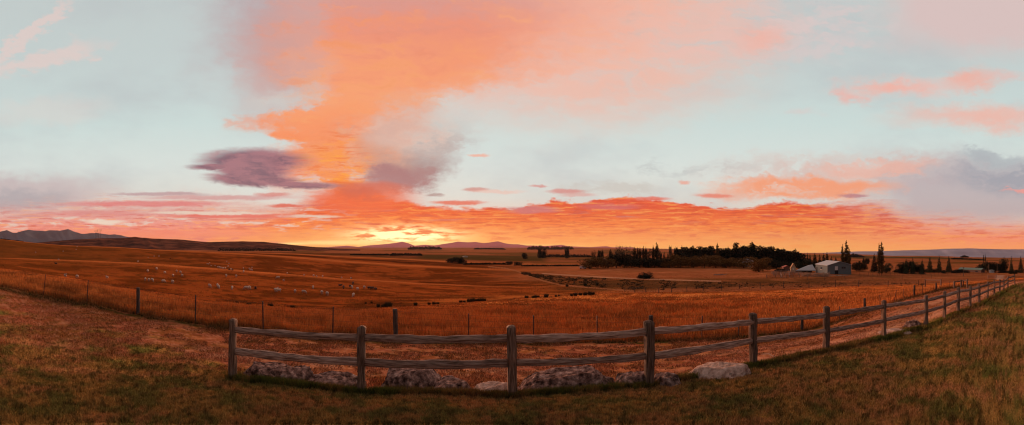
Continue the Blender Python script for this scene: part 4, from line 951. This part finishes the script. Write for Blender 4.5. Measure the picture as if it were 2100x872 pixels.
P1 = [(1391, 511), (1398, 507), (1406, 505.5), (1413, 508), (1420, 507), (1428, 509), (1435, 504), (1442, 508), (1449, 508), (1457, 504), (1464, 507), (1478, 507), (1486, 510), (1494, 509), (1502, 511)]
row('pine', 'pine', [(x + (i * 37 % 5) - 2, y + (i * 53 % 4), None, 20 + (i * 29 % 9), 246 + (i * 7 % 4) * 8) for i, (x, y) in enumerate(P1)], 'black pine in the left half of the plantation, #', 'pines of the dark plantation')
P2 = [(1512, 498.5), (1519, 507), (1526, 503), (1533, 504), (1541, 499), (1548, 502), (1558, 503), (1566, 507), (1575, 508), (1580, 505), (1587, 510), (1593, 507), (1601, 512), (1608, 511), (1616, 513), (1623, 512.5), (1631, 513), (1638, 519)]
row('pine', 'pine', [(x + (i * 37 % 5) - 2, y + (i * 53 % 4), None, 20 + (i * 31 % 11), 246 + (i * 7 % 4) * 8) for i, (x, y) in enumerate(P2)], 'black pine in the taller right half of the plantation, #', 'pines of the dark plantation')
tree('poplar', 'poplar', 1471, 500, None, 12, 'single rusty brown poplar standing in front of the black pines', None, 240)
tree('bush', 'dark', 1637, 538, None, 20, 'dark bush below the right end of the pine plantation', 'dark bushy trees by the farm sheds', 215)
row('round', 'dark', [(1648, 534, None, 26, 172), (1662, 534, None, 26, 172)], 'broad dark tree directly behind the open lean-to roof, #', 'dark bushy trees by the farm sheds')
row('conifer', 'dark', [(1650, 521, None, 9, 330), (1656, 520, None, 9, 330), (1661, 522, None, 9, 330)], 'small distant conifer on the slope above the lean-to, #', 'small conifers on the slope above the sheds')
row('conifer', 'dark', [(1671, 521, None, 15, 240), (1681, 524, None, 13, 240), (1689, 521, None, 13, 240), (1696, 519, None, 13, 240), (1705, 527, None, 12, 240), (1714, 528, None, 12, 240)], 'dark conifer in the row behind the big shed roof, #', 'conifers behind the big shed')
row('poplar', 'poplar', [(1728, 505, None, 13, 165), (1736, 496, None, 15, 166), (1741, 510, None, 12, 164)], 'tall autumn-brown poplar behind the big shed, #', 'tall poplars near the shed')
row('round', 'dark', [(1757, 538, 556, 18, None), (1768, 537, 557, 18, None)], 'low rounded tree just right of the big shed, #', 'low trees right of the shed')
row('bush', 'dark', [(1762.5, 535, None, 4, 320), (1771, 530, None, 7, 320), (1779, 530, None, 8, 320)], 'tiny round tree on the slope right of the shed, #', 'tiny trees on the slope')
tree('conifer', 'pine', 1793, 522.5, 558, 18, 'dark triangular conifer just left of the tall poplar pair')
row('poplar', 'poplar', [(1803, 503, None, 13, 150), (1808.5, 499, None, 15, 151)], 'tall bushy poplar standing alone in the right-hand fields, #', 'tall poplars right of the shed')
tree('round', 'pale', 1818, 540, 560, 20, 'pale green low tree at the foot of the tall poplar pair')
row('bush', 'dark', [(1838, 552.5, 559, 14, None), (1849, 553, 560, 14, None)], 'low dark shrub in the hedge left of the conifer row, #', 'low shrubs of the hedge')
row('round', 'dark', [(1850, 541, None, 18, 163), (1858, 535, None, 20, 165), (1875, 538, None, 22, 165), (1886, 541, None, 18, 165)], 'dark bushy tree left of the conifer row, #', 'dark trees at the end of the conifer row')
row('conifer', 'pale', [(1858, 533, None, 13, 160), (1872, 531, None, 14, 160), (1891, 533, None, 12, 160), (1907, 528, 559.5, 14, None), (1926, 527, 559.5, 15, None), (1946, 527.5, 559.5, 15, None)], 'grey-green pointed conifer in the row right of the poplar pair, #', 'row of grey-green conifers')
row('bush', 'dark', [(1899, 552, 559, 12, None), (1917, 552, 559, 10, None), (1935, 554, 561, 13, None), (1956, 554, 560, 12, None), (1967, 552, 560, 16, None), (1981, 554, 560, 14, None)], 'low dark shrub under the conifer row, #', 'low shrubs under the conifers')
row('round', 'dark', [(2012, 541, None, 20, 205), (2030, 537, None, 24, 200), (2038, 538, None, 22, 198), (2052, 540, None, 18, 205), (2060, 530, None, 16, 205)], 'dark rounded tree behind the green-roofed house, #', 'trees behind the green-roofed house')
row('poplar', 'dark', [(2017, 523, None, 3.4, 420), (2020.5, 522, None, 3.4, 420)], 'tiny slim distant poplar above the green-roofed house, #', 'pair of slim distant poplars')
row('conifer', 'pale', [(2074, 529, None, 12, 190), (2093.5, 528.5, None, 14, 190)], 'grey-green conifer at the right-hand edge of the view, #', 'conifers at the right edge')
row('bush', 'dark', [(2083, 553, 562, 10, None), (2072, 554, 562, 8, None)], 'dark shrub behind the far end of the rail fence, #', 'shrubs at the end of the rail fence')
# single bush by the pale farm track, and the middle distance
row('bush', 'pine', [(1314, 563.5, 571.5, 15, None), (1325, 558, 571.5, 24, None)], 'dark round bush beside the pale track below the belt, #', 'bushes beside the pale farm track')
row('bush', 'dark', [(925, 530, 539, 14, None), (937, 527.5, 540.5, 20, None), (946, 528.5, 541, 16, None)], 'dark rounded bush left of the long low hedge, #', 'bushes at the end of the low hedge')
row('bush', 'dark', [(1044, 536, 543.5, 13, None), (1063, 537, 545, 15, None)], 'small dark bush beside the bend of the farm track, #', 'bushes by the bend of the track')
row('bush', 'dark', [(1217, 516, None, 9, 330), (1229, 514, None, 7, 330), (1235, 513.5, None, 7, 330), (1252, 514, None, 10, 330)], 'small dark tree behind the left end of the belt, #', 'small trees behind the belt')
row('bush', 'dark', [(1107, 510, None, 10, 620), (1115, 509.5, None, 11, 620), (1163, 510, None, 8, 620), (1075.5, 519, None, 9, 560)], 'dark tree rising above the long straight hedge, #', 'trees above the long far hedge')
row('bush', 'dark', [(1375, 505, None, 6, 900), (1384, 508, None, 4, 900), (1388, 507.5, None, 3.5, 900)], 'small tree on the skyline above the tree belt, #', 'small trees on the skyline')

# ------------------------------------------------------------------ far shelterbelts and hedges that read as one mass each
def belt(x0, x1, yt_, yb, depth, seed, label=None, name='hedge', yt2=None, r=None, tone='pine', gap=0):
    rg = np.random.default_rng(seed); V = []; n0 = max(6, int((x1 - x0) / 1.2)); B = []
    for i in range(n0):
        x = x0 + (x1 - x0) * (i + .5) / n0
        if r: p = at_r(x, r); rr = r
        else: p, rr = hit(x, yb)
        t = (i / n0); top = -((yt_ + ((yt2 or yt_) - yt_) * t) - CY) / F * rr; hh = max(top - p.z, .5) * rg.uniform(.62, 1.12) * (.55 + .45 * min(1, min(i, n0 - 1 - i) / 3)); w = (x1 - x0) / n0 / F * rr * rg.uniform(.8, 1.5)
        B.append((p.x, p.y, p.z + hh * .5, w, w + depth * .3, hh * .52))
    V, Q = leaf_cloud(B, 300 * 6 if x1 - x0 < 60 else 3200, max(.25, .9 / F * (r or rr)), seed)
    o = mesh_np(name, V, Q, leaf_mats[tone]); c = V.mean(0); o.data.transform(__import__('mathutils').Matrix.Translation(-Vector(c))); o.location = c
    return tag(o, label, 'hedge' if name == 'hedge' else 'shelterbelt') if label else tag(o, kind='stuff')
belt(951, 1038, 539, 543, 2, 1, 'long low dark hedge in the middle distance right of the rounded bushes')
belt(1068, 1190, 543, 546.3, 2, 2, 'thin dark hedge running right towards the tree belt')
belt(1103, 1212, 521.5, 528, 4, 3, 'long straight dark hedge in the distance left of the tree belt')
belt(800, 866, 519.5, 524.5, 5, 4, 'right-hand dark hedge across the plain under the sunrise'); belt(719, 800, 520.5, 523.5, 5, 5, 'left-hand thinner dark hedge across the plain under the sunrise')
belt(448, 606, 509, 513, 10, 6, 'dark shelterbelt of trees at the foot of the left hills', 'shelterbelt', r=1050)
belt(837, 905, 505.5, 509.5, 20, 7, 'dark red shelterbelt on the plain in front of the left pink mountains', 'shelterbelt', r=2400)
belt(1082, 1128, 504, 509, 20, 8, 'dark shelterbelt on the skyline above the long straight hedge, left part', 'shelterbelt', r=2300); belt(1128, 1176, 505.3, 509, 20, 9, 'lower dark shelterbelt on the skyline, right part', 'shelterbelt', r=2300)
belt(972, 1036, 508.5, 511, 20, 10, 'faint thin shelterbelt under the pink mountains', 'shelterbelt', r=2400)
belt(1259, 1306, 501.5, 516, 18, 11, 'tall dark plantation block on the skyline behind the tree belt', 'shelterbelt', yt2=508, r=700); belt(1306, 1357, 510, 513.5, 10, 12, 'low dark hedge on the skyline right of the plantation block', r=900)
belt(1744, 1772, 519, 524, 10, 13, 'dark shelterbelt on the low rise between the two tall poplar groups', 'shelterbelt', yt2=524.5, r=1300)
belt(1953, 2018, 528.5, 535, 12, 14, 'long dark shelterbelt across the far fields above the conifer row', 'shelterbelt', yt2=532, r=900); belt(1971, 1985, 524, 527, 10, 15, 'short dark wood on the crest below the blue range', 'shelterbelt', r=1800)
belt(2050, 2075, 556, 560, 3, 16, 'low dark hedge behind the end of the rail fence'); belt(1590, 1612, 552, 557, 2, 17, 'dark clipped hedge left of the cottage with the tall gable')
belt(1, 46, 489, 493, 3, 18, 'dark scrub along the far left skyline', 'hedge', yt2=496, r=330)

# ------------------------------------------------------------------ farm buildings
def solid(name, V, Fs, m, parent=None):
    V = np.array(V, float); by = {}
    for f in Fs: by.setdefault(len(f), []).append(f)
    return mesh_np(name, V, [np.array(v) for v in by.values()], m, None, False, parent)
def boxv(x0, x1, y0, y1, z0, z1):
    return [(x0, y0, z0), (x1, y0, z0), (x1, y1, z0), (x0, y1, z0), (x0, y0, z1), (x1, y0, z1), (x1, y1, z1), (x0, y1, z1)], [(0, 3, 2, 1), (4, 5, 6, 7), (0, 1, 5, 4), (1, 2, 6, 5), (2, 3, 7, 6), (3, 0, 4, 7)]
def boxo(name, b, m, parent): V, Fc = boxv(*b); return solid(name, V, Fc, m, parent)
iron = mat('corrugated_iron', (.15, .175, .18), .85, .12, 2, .35, spec=.08, wood=(9, 9, .2)); roofm = mat('roof_iron', (.30, .31, .32), .7, .12, 2, .3, spec=.4, wood=(6, 6, .3))
dkm = mat('dark_opening', (.015, .014, .014), .8, .2, 3, 0); whitem = mat('white_paint', (.62, .56, .52), .7, .1, 3, 0); redroof = mat('red_roof', (.30, .07, .04), .7, .2, 2, .1); greenroof = mat('green_roof', (.11, .17, .14), .6, .2, 2, .1)
creamm = mat('cream_wall', (.5, .36, .22), .9, .15, 2, 0); brickm = mat('brown_wall', (.16, .09, .07), .9, .3, 3, 0); glassm = mat('window_glass', (.03, .035, .04), .15, .1, 1, 0, spec=.6); yardwood = mat('bleached_yard_wood', (.27, .17, .13), .9, .3, 4, .2); logm = mat('stacked_log_wood', (.42, .26, .17), .9, .4, 3, .2)
def gable(name, x, y, wf_, dl, he, hr, yawdeg, wall, roof, label, cat='shed', r=None, over=.25, extra=None):
    """building: local +X along the front (gable end), local +Y back along its length; front left corner at the origin"""
    if r: loc = at_r(x, r)
    else: loc, r = hit(x, y)
    th = (x - CX) / F; root = empty(name, loc, -th + math.radians(yawdeg)); tag(root, label, cat)
    V = [(0, 0, -1), (wf_, 0, -1), (wf_, dl, -1), (0, dl, -1), (0, 0, he), (wf_, 0, he), (wf_, dl, he), (0, dl, he), (wf_ / 2, 0, hr), (wf_ / 2, dl, hr)]
    solid('wall', V, [(0, 1, 5, 8, 4), (2, 3, 7, 9, 6), (1, 2, 6, 5), (3, 0, 4, 7)], wall, root)
    sl_ = (hr - he) / (wf_ / 2); e = over; t = .12
    pts = [(-e, he - e * sl_ + .04), (wf_ / 2, hr + .04), (wf_ + e, he - e * sl_ + .04)]
    RV = []; 
    for yy in (-e, dl + e):
        for (a, b) in pts: RV.append((a, yy, b))
        for (a, b) in pts: RV.append((a, yy, b + t))
    solid('roof', RV, [(3, 4, 10, 9), (4, 5, 11, 10), (0, 6, 7, 1), (1, 7, 8, 2), (0, 3, 9, 6), (2, 8, 11, 5), (0, 1, 4, 3), (1, 2, 5, 4), (6, 9, 10, 7), (7, 10, 11, 8)], roof, root)
    return root, r
# the big corrugated shed: gable end turned away from the sunrise, long wall facing it
shed, rS = gable('farm_shed', 1697, 563, 10.2, 12.0, 3.35, 4.75, 24, iron, roofm, 'big grey-blue corrugated iron shed with pale roof and pink-lit side wall', 'shed')
boxo('door', (3.1, 4.5, -.06, -.003, -.2, 2.7), dkm, shed); d2 = boxo('door_panel', (3.1, 4.4, -.10, -.065, 1.5, 3.0), whitem, shed)
w_ = boxo('window', (6.0, 6.8, -.05, -.003, 2.05, 2.75), glassm, shed); boxo('window', (7.0, 7.7, -.05, -.003, 2.05, 2.7), glassm, shed)
w_ = boxo('window', (-.07, -.003, 5.2, 6.6, 1.6, 2.5), glassm, shed); boxo('sill', (-.16, -.003, 5.0, 6.8, 1.45, 1.58), whitem, w_)
boxo('door', (-.08, -.003, 10.1, 11.0, -.2, 2.2), dkm, shed)
# lean-to left of it: open front, mono-pitch roof rising to the right
lt, rl = None, None
loc, rl = hit(1636, 560.5); th = (1636 - CX) / F; lt = empty('lean_to', loc, -th + .18); tag(lt, 'open-fronted lean-to with wide pale iron roof left of the big shed', 'shed')
sc_ = rl / F; Wd = 36 * sc_ ; 
def ltp(px, py): return (px * sc_, py)
solid('roof', [(-1.0, -.5, 1.1), (Wd + .3, -.5, .95), (Wd + .3, 6, 3.05), (5.6, 6, 2.75), (-1.0, -.5, 1.22), (Wd + .3, -.5, 1.07), (Wd + .3, 6, 3.17), (5.6, 6, 2.87)], [(0, 3, 2, 1), (4, 5, 6, 7), (0, 1, 5, 4), (1, 2, 6, 5), (2, 3, 7, 6), (3, 0, 4, 7)], roofm, lt)
solid('wall', [(0, 5.6, -1), (Wd, 5.6, -1), (Wd, 5.6, 2.6), (0, 5.6, .9), (0, 5.4, -1), (Wd, 5.4, -1), (Wd, 5.4, 2.6), (0, 5.4, .9)], [(0, 1, 2, 3), (5, 4, 7, 6), (0, 4, 5, 1), (1, 5, 6, 2), (2, 6, 7, 3), (3, 7, 4, 0)], dkm, lt)  # near-black back wall; shade of the open interior put into its colour
for q_ in (0.2, .25, .5, .75): boxo('post', (Wd * q_ - .08, Wd * q_ + .08, -.2, -.05, -1, 1.0), wood_dk, lt)
# cottage with red roof and a tall pale gable, house with grey roof, green-roofed house, white sheds
ct, _r = gable('cottage', 1607, 556, 3.6, 5, 1.6, 2.3, 10, brickm, redroof, 'small low red-roofed building left of the lean-to', 'building')
ct, _r = gable('gabled_hut', 1622, 557, 2.3, 3, 1.6, 3.5, 6, creamm, mat('tan_roof', (.36, .22, .12), .8, .2, 2, 0), 'narrow tan hut with steep pointed gable beside the lean-to', 'hut'); boxo('window', (.8, 1.4, -.05, -.003, .7, 1.5), whitem, ct)
ct, _r = gable('house', 1537, 555, 3.0, 8, 3.3, 4.6, 35, whitem, mat('grey_roof', (.3, .3, .31), .7, .15, 2, 0), 'grey-roofed white house glimpsed between two bronze willows', 'house', r=232); boxo('window', (1, 1.9, -.05, -.003, 1, 2), glassm, ct)
ct, _r = gable('house', 1237, 530, 4, 3, 3.1, 4.4, 20, creamm, whitem, 'tiny pale house behind the left end of the tree belt', 'house', r=318)
ct, _r = gable('house', 2012, 559.5, 4.2, 13.5, 1.35, 2.15, 62, brickm, greenroof, 'long low green-roofed house between the conifer row and dark round tree', 'house')
boxo('window', (-.06, -.003, 2, 3.4, .3, .9), glassm, ct); boxo('window', (-.06, -.003, 8, 9.2, .3, .9), glassm, ct); boxo('door', (1.6, 2.4, -.06, -.003, -.2, 1.2), dkm, ct)
ct, _r = gable('barn', 949, 527.5, 9, 4.5, 1.2, 1.9, 2, whitem, whitem, 'tiny white barn alone on the distant plain', 'barn')
ct, _r = gable('garden_shed', 2029, 559.5, 2.6, 2, 1.1, 1.5, 4, whitem, whitem, 'little white shed right of the green-roofed house', 'shed')
# utility poles
for (x, yt_, yb, lb) in ((1976, 548, 567, 'short dark pole standing in the field before the low shrubs'), (2027.5, 541, 560, 'pale utility pole just right of the green-roofed house'), (2045, 541.5, 561, 'pale wooden utility pole left of the gravel drive')):
    loc, r = hit(x, yb); h = -(yt_ - CY) / F * r - loc.z; root = empty('utility_pole', loc); tag(root, lb, 'pole', 'utility poles')
    V, Q = tube_path([(0, 0, -.3), (0, 0, h)], [.11, .08], 7); mesh_np('pole', V, Q, wood if x > 2000 else wood_dk, None, True, root)
    boxo('crossarm', (-.7, .7, -.06, .06, h - .35, h - .22), wood_dk, root)
# pylon on the left hills
def pylon(x, yb, yt_, wpx, r, lb):
    th = (x - CX) / F; z0 = -(yb - CY) / F * r; h = -(yt_ - CY) / F * r - z0; w = wpx / F * r; root = empty('pylon', (r * math.sin(th), r * math.cos(th), z0), -th); tag(root, lb, 'pylon', 'pylons on the hill')
    m = mat('pylon_steel', (.10, .06, .055), .6, .2, 1, 0); T = .55
    for s in (-1, 1):
        V, Q = tube_path([(s * w * .10, 0, -6), (s * w * .3, 0, h)], [T, T * .8], 4); mesh_np('leg', V, Q, m, None, False, root)
    V, Q = tube_path([(-w / 2, 0, h), (w / 2, 0, h)], T * .8, 4); mesh_np('crossarm', V, Q, m, None, False, root)
    V, Q = tube_path([(-w * .24, 0, h * .55), (w * .30, 0, h), ], T * .6, 4); mesh_np('brace', V, Q, m, None, False, root)
    for s in (-.45, 0, .45): V, Q = tube_path([(s * w, 0, h), (s * w, 0, h - h * .14)], T * .6, 4); mesh_np('insulator', V, Q, m, None, False, root)
pylon(204, 491, 471.5, 11, 1750, 'nearer taller guyed pylon on the hill skyline at left'); pylon(197.5, 489, 473.5, 8, 2000, 'smaller fainter pylon just left of the taller one')

# white vehicle by the left end of the tree belt
loc, r = hit(1195.5, 552); th = (1195.5 - CX) / F; car = empty('parked_van', loc, -th); tag(car, 'small white van parked at the left end of the dark tree belt', 'van')
b = bmesh.new(); prof = [(-1.9, .35), (1.95, .35), (1.98, .95), (1.15, 1.15), (.65, 1.75), (-1.85, 1.8), (-1.95, 1.0)]
va = [b.verts.new((x_, -.8, z_)) for x_, z_ in prof]; vb_ = [b.verts.new((x_, .8, z_)) for x_, z_ in prof]; b.faces.new(va); b.faces.new(vb_[::-1])
for i in range(7): b.faces.new((va[i], vb_[i], vb_[(i + 1) % 7], va[(i + 1) % 7]))
bmesh.ops.recalc_face_normals(b, faces=b.faces); me = bpy.data.meshes.new('body'); b.to_mesh(me); b.free(); me.materials.append(whitem); o = bpy.data.objects.new('body', me); col.objects.link(o); o.parent = car
boxo('window', (-.5, .6, -.83, -.803, 1.15, 1.6), glassm, car)
for sx in (-1.2, 1.25):
    for sy in (-.8, .8):
        bm = bmesh.new(); bmesh.ops.create_cone(bm, cap_ends=True, segments=16, radius1=.34, radius2=.34, depth=.2, matrix=__import__('mathutils').Matrix.Translation((sx, sy * 1.04, .34)) @ __import__('mathutils').Matrix.Rotation(PI / 2, 4, 'X'))
        me = bpy.data.meshes.new('wheel'); bm.to_mesh(me); bm.free(); me.materials.append(dkm); o = bpy.data.objects.new('wheel', me); col.objects.link(o); o.parent = car

# ------------------------------------------------------------------ yards, log pile, paddock fences
def rail_run(name, pts, label, group=None, h=1.3, rails=4, spacing=2.4, m=None, rw=.06, cat='fence', ph=.16, top=None, kk=0):
    m = m or yardwood; P = [hit(x, y)[0] for x, y in pts]; root = empty(name, P[0]); tag(root, label, cat, group); O = P[0]
    allp = []
    for a, b in zip(P[:-1], P[1:]):
        n = max(1, round((b - a).length / spacing))
        for i in range(n): allp.append(a.lerp(b, i / n))
    allp.append(P[-1]); allp = [Vector((p.x, p.y, float(gz(p.x, p.y)[0][0]))) for p in allp]
    for i, p in enumerate(allp):
        q = p - O; rg = random.Random(i + int(p.x * 10)); V, Fc = boxv(-ph / 2, ph / 2, -ph / 2, ph / 2, -.3, h * rg.uniform(.95, 1.12)); o = solid('post', [(a + q.x, b_ + q.y, c + q.z) for a, b_, c in V], Fc, m, root)
    for k in range(rails):
        z = h * (k + .8) / (rails + .1)
        V, Q = tube_path([p - O + Vector((0, 0, z)) for p in allp], rw, 4); mesh_np('rail', V, Q, m, None, False, root)
    return root
rail_run('sheep_yard', [(1583, 563), (1592, 560.5), (1612, 559.5), (1643, 560)], 'bleached wooden sheep yard rails, back line left of the lean-to', h=1.15)
rail_run('sheep_yard', [(1586, 566), (1600, 564), (1618, 565), (1630, 563.5), (1645, 564.5)], 'bleached wooden sheep yard rails, middle line with small pens', h=1.1)
rail_run('sheep_yard', [(1572, 570), (1590, 569), (1612, 570.5), (1640, 569)], 'grey sheep yard rails, front line nearest the paddock', h=1.0, m=wood, rw=.035)
rail_run('sheep_yard', [(1600, 564), (1604, 569.5)], 'short cross rails of the sheep yard, left one', h=1.1); rail_run('sheep_yard', [(1618, 560), (1619, 569)], 'short cross rails of the sheep yard, right one', h=1.1)
# stacked split logs in front of the lean-to and shed: one pile of crossed timbers
lp, rr = hit(1672, 568); rg = random.Random(3)
for j, (xa, xb, yb, lab) in enumerate(((1646, 1664, 567.5, 'criss-cross heap of pale timber, left part in front of the lean-to'), (1665, 1684, 568, 'criss-cross heap of pale timber, middle part before the pink wall'), (1685, 1700, 568, 'criss-cross heap of pale timber, right part at the shed corner'), (1702, 1742, 566.5, 'low pale line of timber along the front of the shed'))):
    VV = []; QQ = []; off = 0; p0, r_ = hit((xa + xb) / 2, yb); sc1 = r_ / F; W_ = (xb - xa) * sc1; th = ((xa + xb) / 2 - CX) / F; hm = 1.5 if j < 3 else .55
    for i in range(34 if j < 3 else 26):
        L_ = rg.uniform(1.2, 2.6) if j < 3 else rg.uniform(.8, 2); cx_ = rg.uniform(-W_ / 2, W_ / 2); a = rg.choice([-1, 1]) * rg.uniform(.4, 1.1) if j < 3 else rg.uniform(-.15, .15); zc = rg.uniform(.1, hm * .7); yy = rg.uniform(-.5, .5)
        dx_ = math.cos(a) * L_ / 2; dz_ = math.sin(a) * L_ / 2; z0_ = max(.05, zc - abs(dz_)); V, Q = tube_path([(cx_ - dx_, yy, z0_ if dz_ > 0 else z0_ + 2 * abs(dz_) * .8), (cx_ + dx_, yy + rg.uniform(-.4, .4), z0_ + 2 * abs(dz_) * .8 if dz_ > 0 else z0_)], rg.uniform(.05, .1), 5)
        VV.append(V); QQ.append(Q + off); off += len(V)
    o = mesh_np('timber_pile', np.vstack(VV), np.vstack(QQ), logm); o.location = p0; o.rotation_euler = (0, 0, -th); tag(o, lab, 'timber pile', 'timber piles in front of the sheds')
# low pile of pale stuff in the paddock in front of the willows
p0, r_ = hit(1477, 565.5); VV = []; QQ = []; off = 0
for i in range(24):
    cx_ = rg.uniform(-2.3, 2.3); a = rg.uniform(-.5, .5); V, Q = tube_path([(cx_ - .5, rg.uniform(-.3, .3), .1 + rg.random() * .3), (cx_ + .5, rg.uniform(-.3, .3), .15 + rg.random() * .6)], rg.uniform(.05, .12), 5); VV.append(V); QQ.append(Q + off); off += len(V)
o = mesh_np('branch_pile', np.vstack(VV), np.vstack(QQ), mat('bleached_branches', (.34, .24, .2), .9, .4, 3, 0)); o.location = p0; o.rotation_euler = (0, 0, -(1477 - CX) / F); tag(o, 'small heap of grey branches alone in the paddock in front of the willows', 'branch pile')

def post_run(name, items, label, m=None, w=.15, wires=4, group=None):
    """items (x, top, foot)"""
    m = m or wood_dk; L = []
    for x, a, b in items:
        p, r = hit(x, b); zt = -(a - CY) / F * r; zt = min(max(zt, p.z + .8), p.z + 1.6); L.append((p, zt))
    O = L[0][0]; root = empty(name, O); tag(root, label, 'fence', group)
    for i, (p, zt) in enumerate(L):
        rg_ = random.Random(i + len(items)); V, Q = tube_path([p - O - Vector((0, 0, .3)), Vector((p.x, p.y, zt)) - O + Vector((rg_.uniform(-.12, .12), rg_.uniform(-.1, .1), 0))], [w / 2, w / 2 * .9], 7); mesh_np('post', V, Q, m, None, True, root)
    for k in range(wires):
        f = (k + 1) / (wires + .2); V, Q = tube_path([Vector((p.x, p.y, p.z + (zt - p.z) * f)) - O for p, zt in L], .008, 3); mesh_np('wire', V, Q, steel, None, True, root)
    return root
post_run('wire_fence', [(1281.5, 589, 599), (1302, 589.5, 600), (1325, 590, 601), (1351, 590, 601.3), (1377, 589, 600.5), (1409, 588, 598.5), (1441.5, 586, 597), (1479, 584, 595.5), (1516, 582, 593.5), (1559, 579, 592.5), (1606.5, 577, 592), (1659, 576, 590.5), (1713, 574, 589.5), (1761, 574.5, 589), (1821, 576, 588.5), (1883, 574, 586)], 'wire fence of dark leaning posts along the rough gully bank in the middle right')
post_run('wire_fence', [(1656, 566, 575), (1691, 566, 575.5), (1733, 565, 575), (1790, 564.5, 574), (1850, 563.5, 572.5), (1910, 563, 571)], 'sparse wire fence across the paddock in front of the big shed', w=.10)
post_run('wire_fence', [(x, 557.5 + (x - 1763) * .004, 566 - (x - 1763) * .008) for x in range(1763, 2030, 9)], 'long fence of many close thin posts across the field before the conifer row', w=.09, wires=3)
post_run('wire_fence', [(x, 548.5, 552.5) for x in range(972, 1046, 6)], 'tiny far fence on the hillside left of the track bend', w=.12, wires=1)
post_run('wire_fence', [(x, 545.5 + (x - 1200) * .006, 550.5 + (x - 1200) * .006) for x in range(1140, 1530, 14)], 'faint fence along the foot of the tree belt', w=.1, wires=2) if False else None
# timber end assemblies of the paddock fence, like goal posts
def assembly(pts, rail_z, label):
    L = [(hit(x, b)[0], a, hit(x, b)[1]) for x, a, b in pts]; O = L[0][0]; root = empty('fence_strainer', O); tag(root, label, 'strainer frame', 'timber strainer frames'); T = []
    for p, a, r in L:
        zt = -(a - CY) / F * r; T.append(Vector((p.x, p.y, zt)) - O); V, Q = tube_path([p - O - Vector((0, 0, .3)), T[-1]], [.13, .12], 8); mesh_np('post', V, Q, wood, None, True, root)
    for a, b in zip(T[:-1], T[1:]): V, Q = tube_path([a - Vector((0, 0, .12)), b - Vector((0, 0, .12))], .07, 6); mesh_np('rail', V, Q, wood, None, True, root)
assembly([(1897.5, 573, 589), (1929.5, 573, 589)], 0, 'wider timber strainer frame like a low goal, left of the pair')
assembly([(1957, 576.5, 591), (1971, 574, 590), (1983.5, 573, 590)], 0, 'three-post stepped timber strainer frame, right of the pair')
# gate beside the gravel drive
rail_run('farm_gate', [(2026, 572), (2044, 571)], 'farm gate of pale rails beside the gravel drive, behind the rail fence', h=1.2, rails=4, spacing=6, cat='gate', rw=.04)

# rough scrub on the gully bank: an uncountable ground cover
rg = np.random.default_rng(91); V_ = []; Q_l = []; off = 0; B = []
for i in range(800):
    x = rg.uniform(1070, 1900) if i % 3 else rg.uniform(1070, 1450); lo_ = np.interp(x, [1070, 1150, 1300, 1500, 1900], [562, 583, 596, 592, 586]); up_ = np.interp(x, [1070, 1110, 1240, 1420, 1900], [558, 564, 571, 578, 580])
    if vnoise(x / 25, i % 7 * 0 + 3.3, 5) < .35: continue
    y = rg.uniform(up_ + 1, lo_); p, r = hit(x, y, 60); s_ = rg.uniform(1.2, 3.4) / F * r * (.6 if x > 1500 else 1); B.append((p.x, p.y, p.z + s_ * .3, s_ * 1.5, s_ * 1.5, s_ * .6))
V_, Q_l = leaf_cloud(B, 13000, .16, 12); o = mesh_np('scrub', V_, Q_l, mat('foliage_scrub', (.085, .045, .02), .95, .5, .3, 0, spec=.05)); tag(o, kind='stuff')

# ------------------------------------------------------------------ the air
hz = bpy.data.materials.new('haze'); hz.use_nodes = True; hn = hz.node_tree; hn.nodes.clear()
vo = hn.nodes.new('ShaderNodeVolumePrincipled'); vo.inputs['Color'].default_value = (.80, .62, .60, 1); vo.inputs['Density'].default_value = 2.2e-5; vo.inputs['Anisotropy'].default_value = .2
oo = hn.nodes.new('ShaderNodeOutputMaterial'); hn.links.new(vo.outputs[0], oo.inputs['Volume'])
zb = float(min(o.matrix_world.translation.z + min(c[2] for c in o.bound_box) for o in col.objects if o.type == 'MESH' and o.get('kind') == 'structure')) - 1
HB = 17000; V, Fc = boxv(-HB, HB, -HB, HB, zb, 720); ho = solid('haze', V, Fc, hz); tag(ho, kind='stuff')
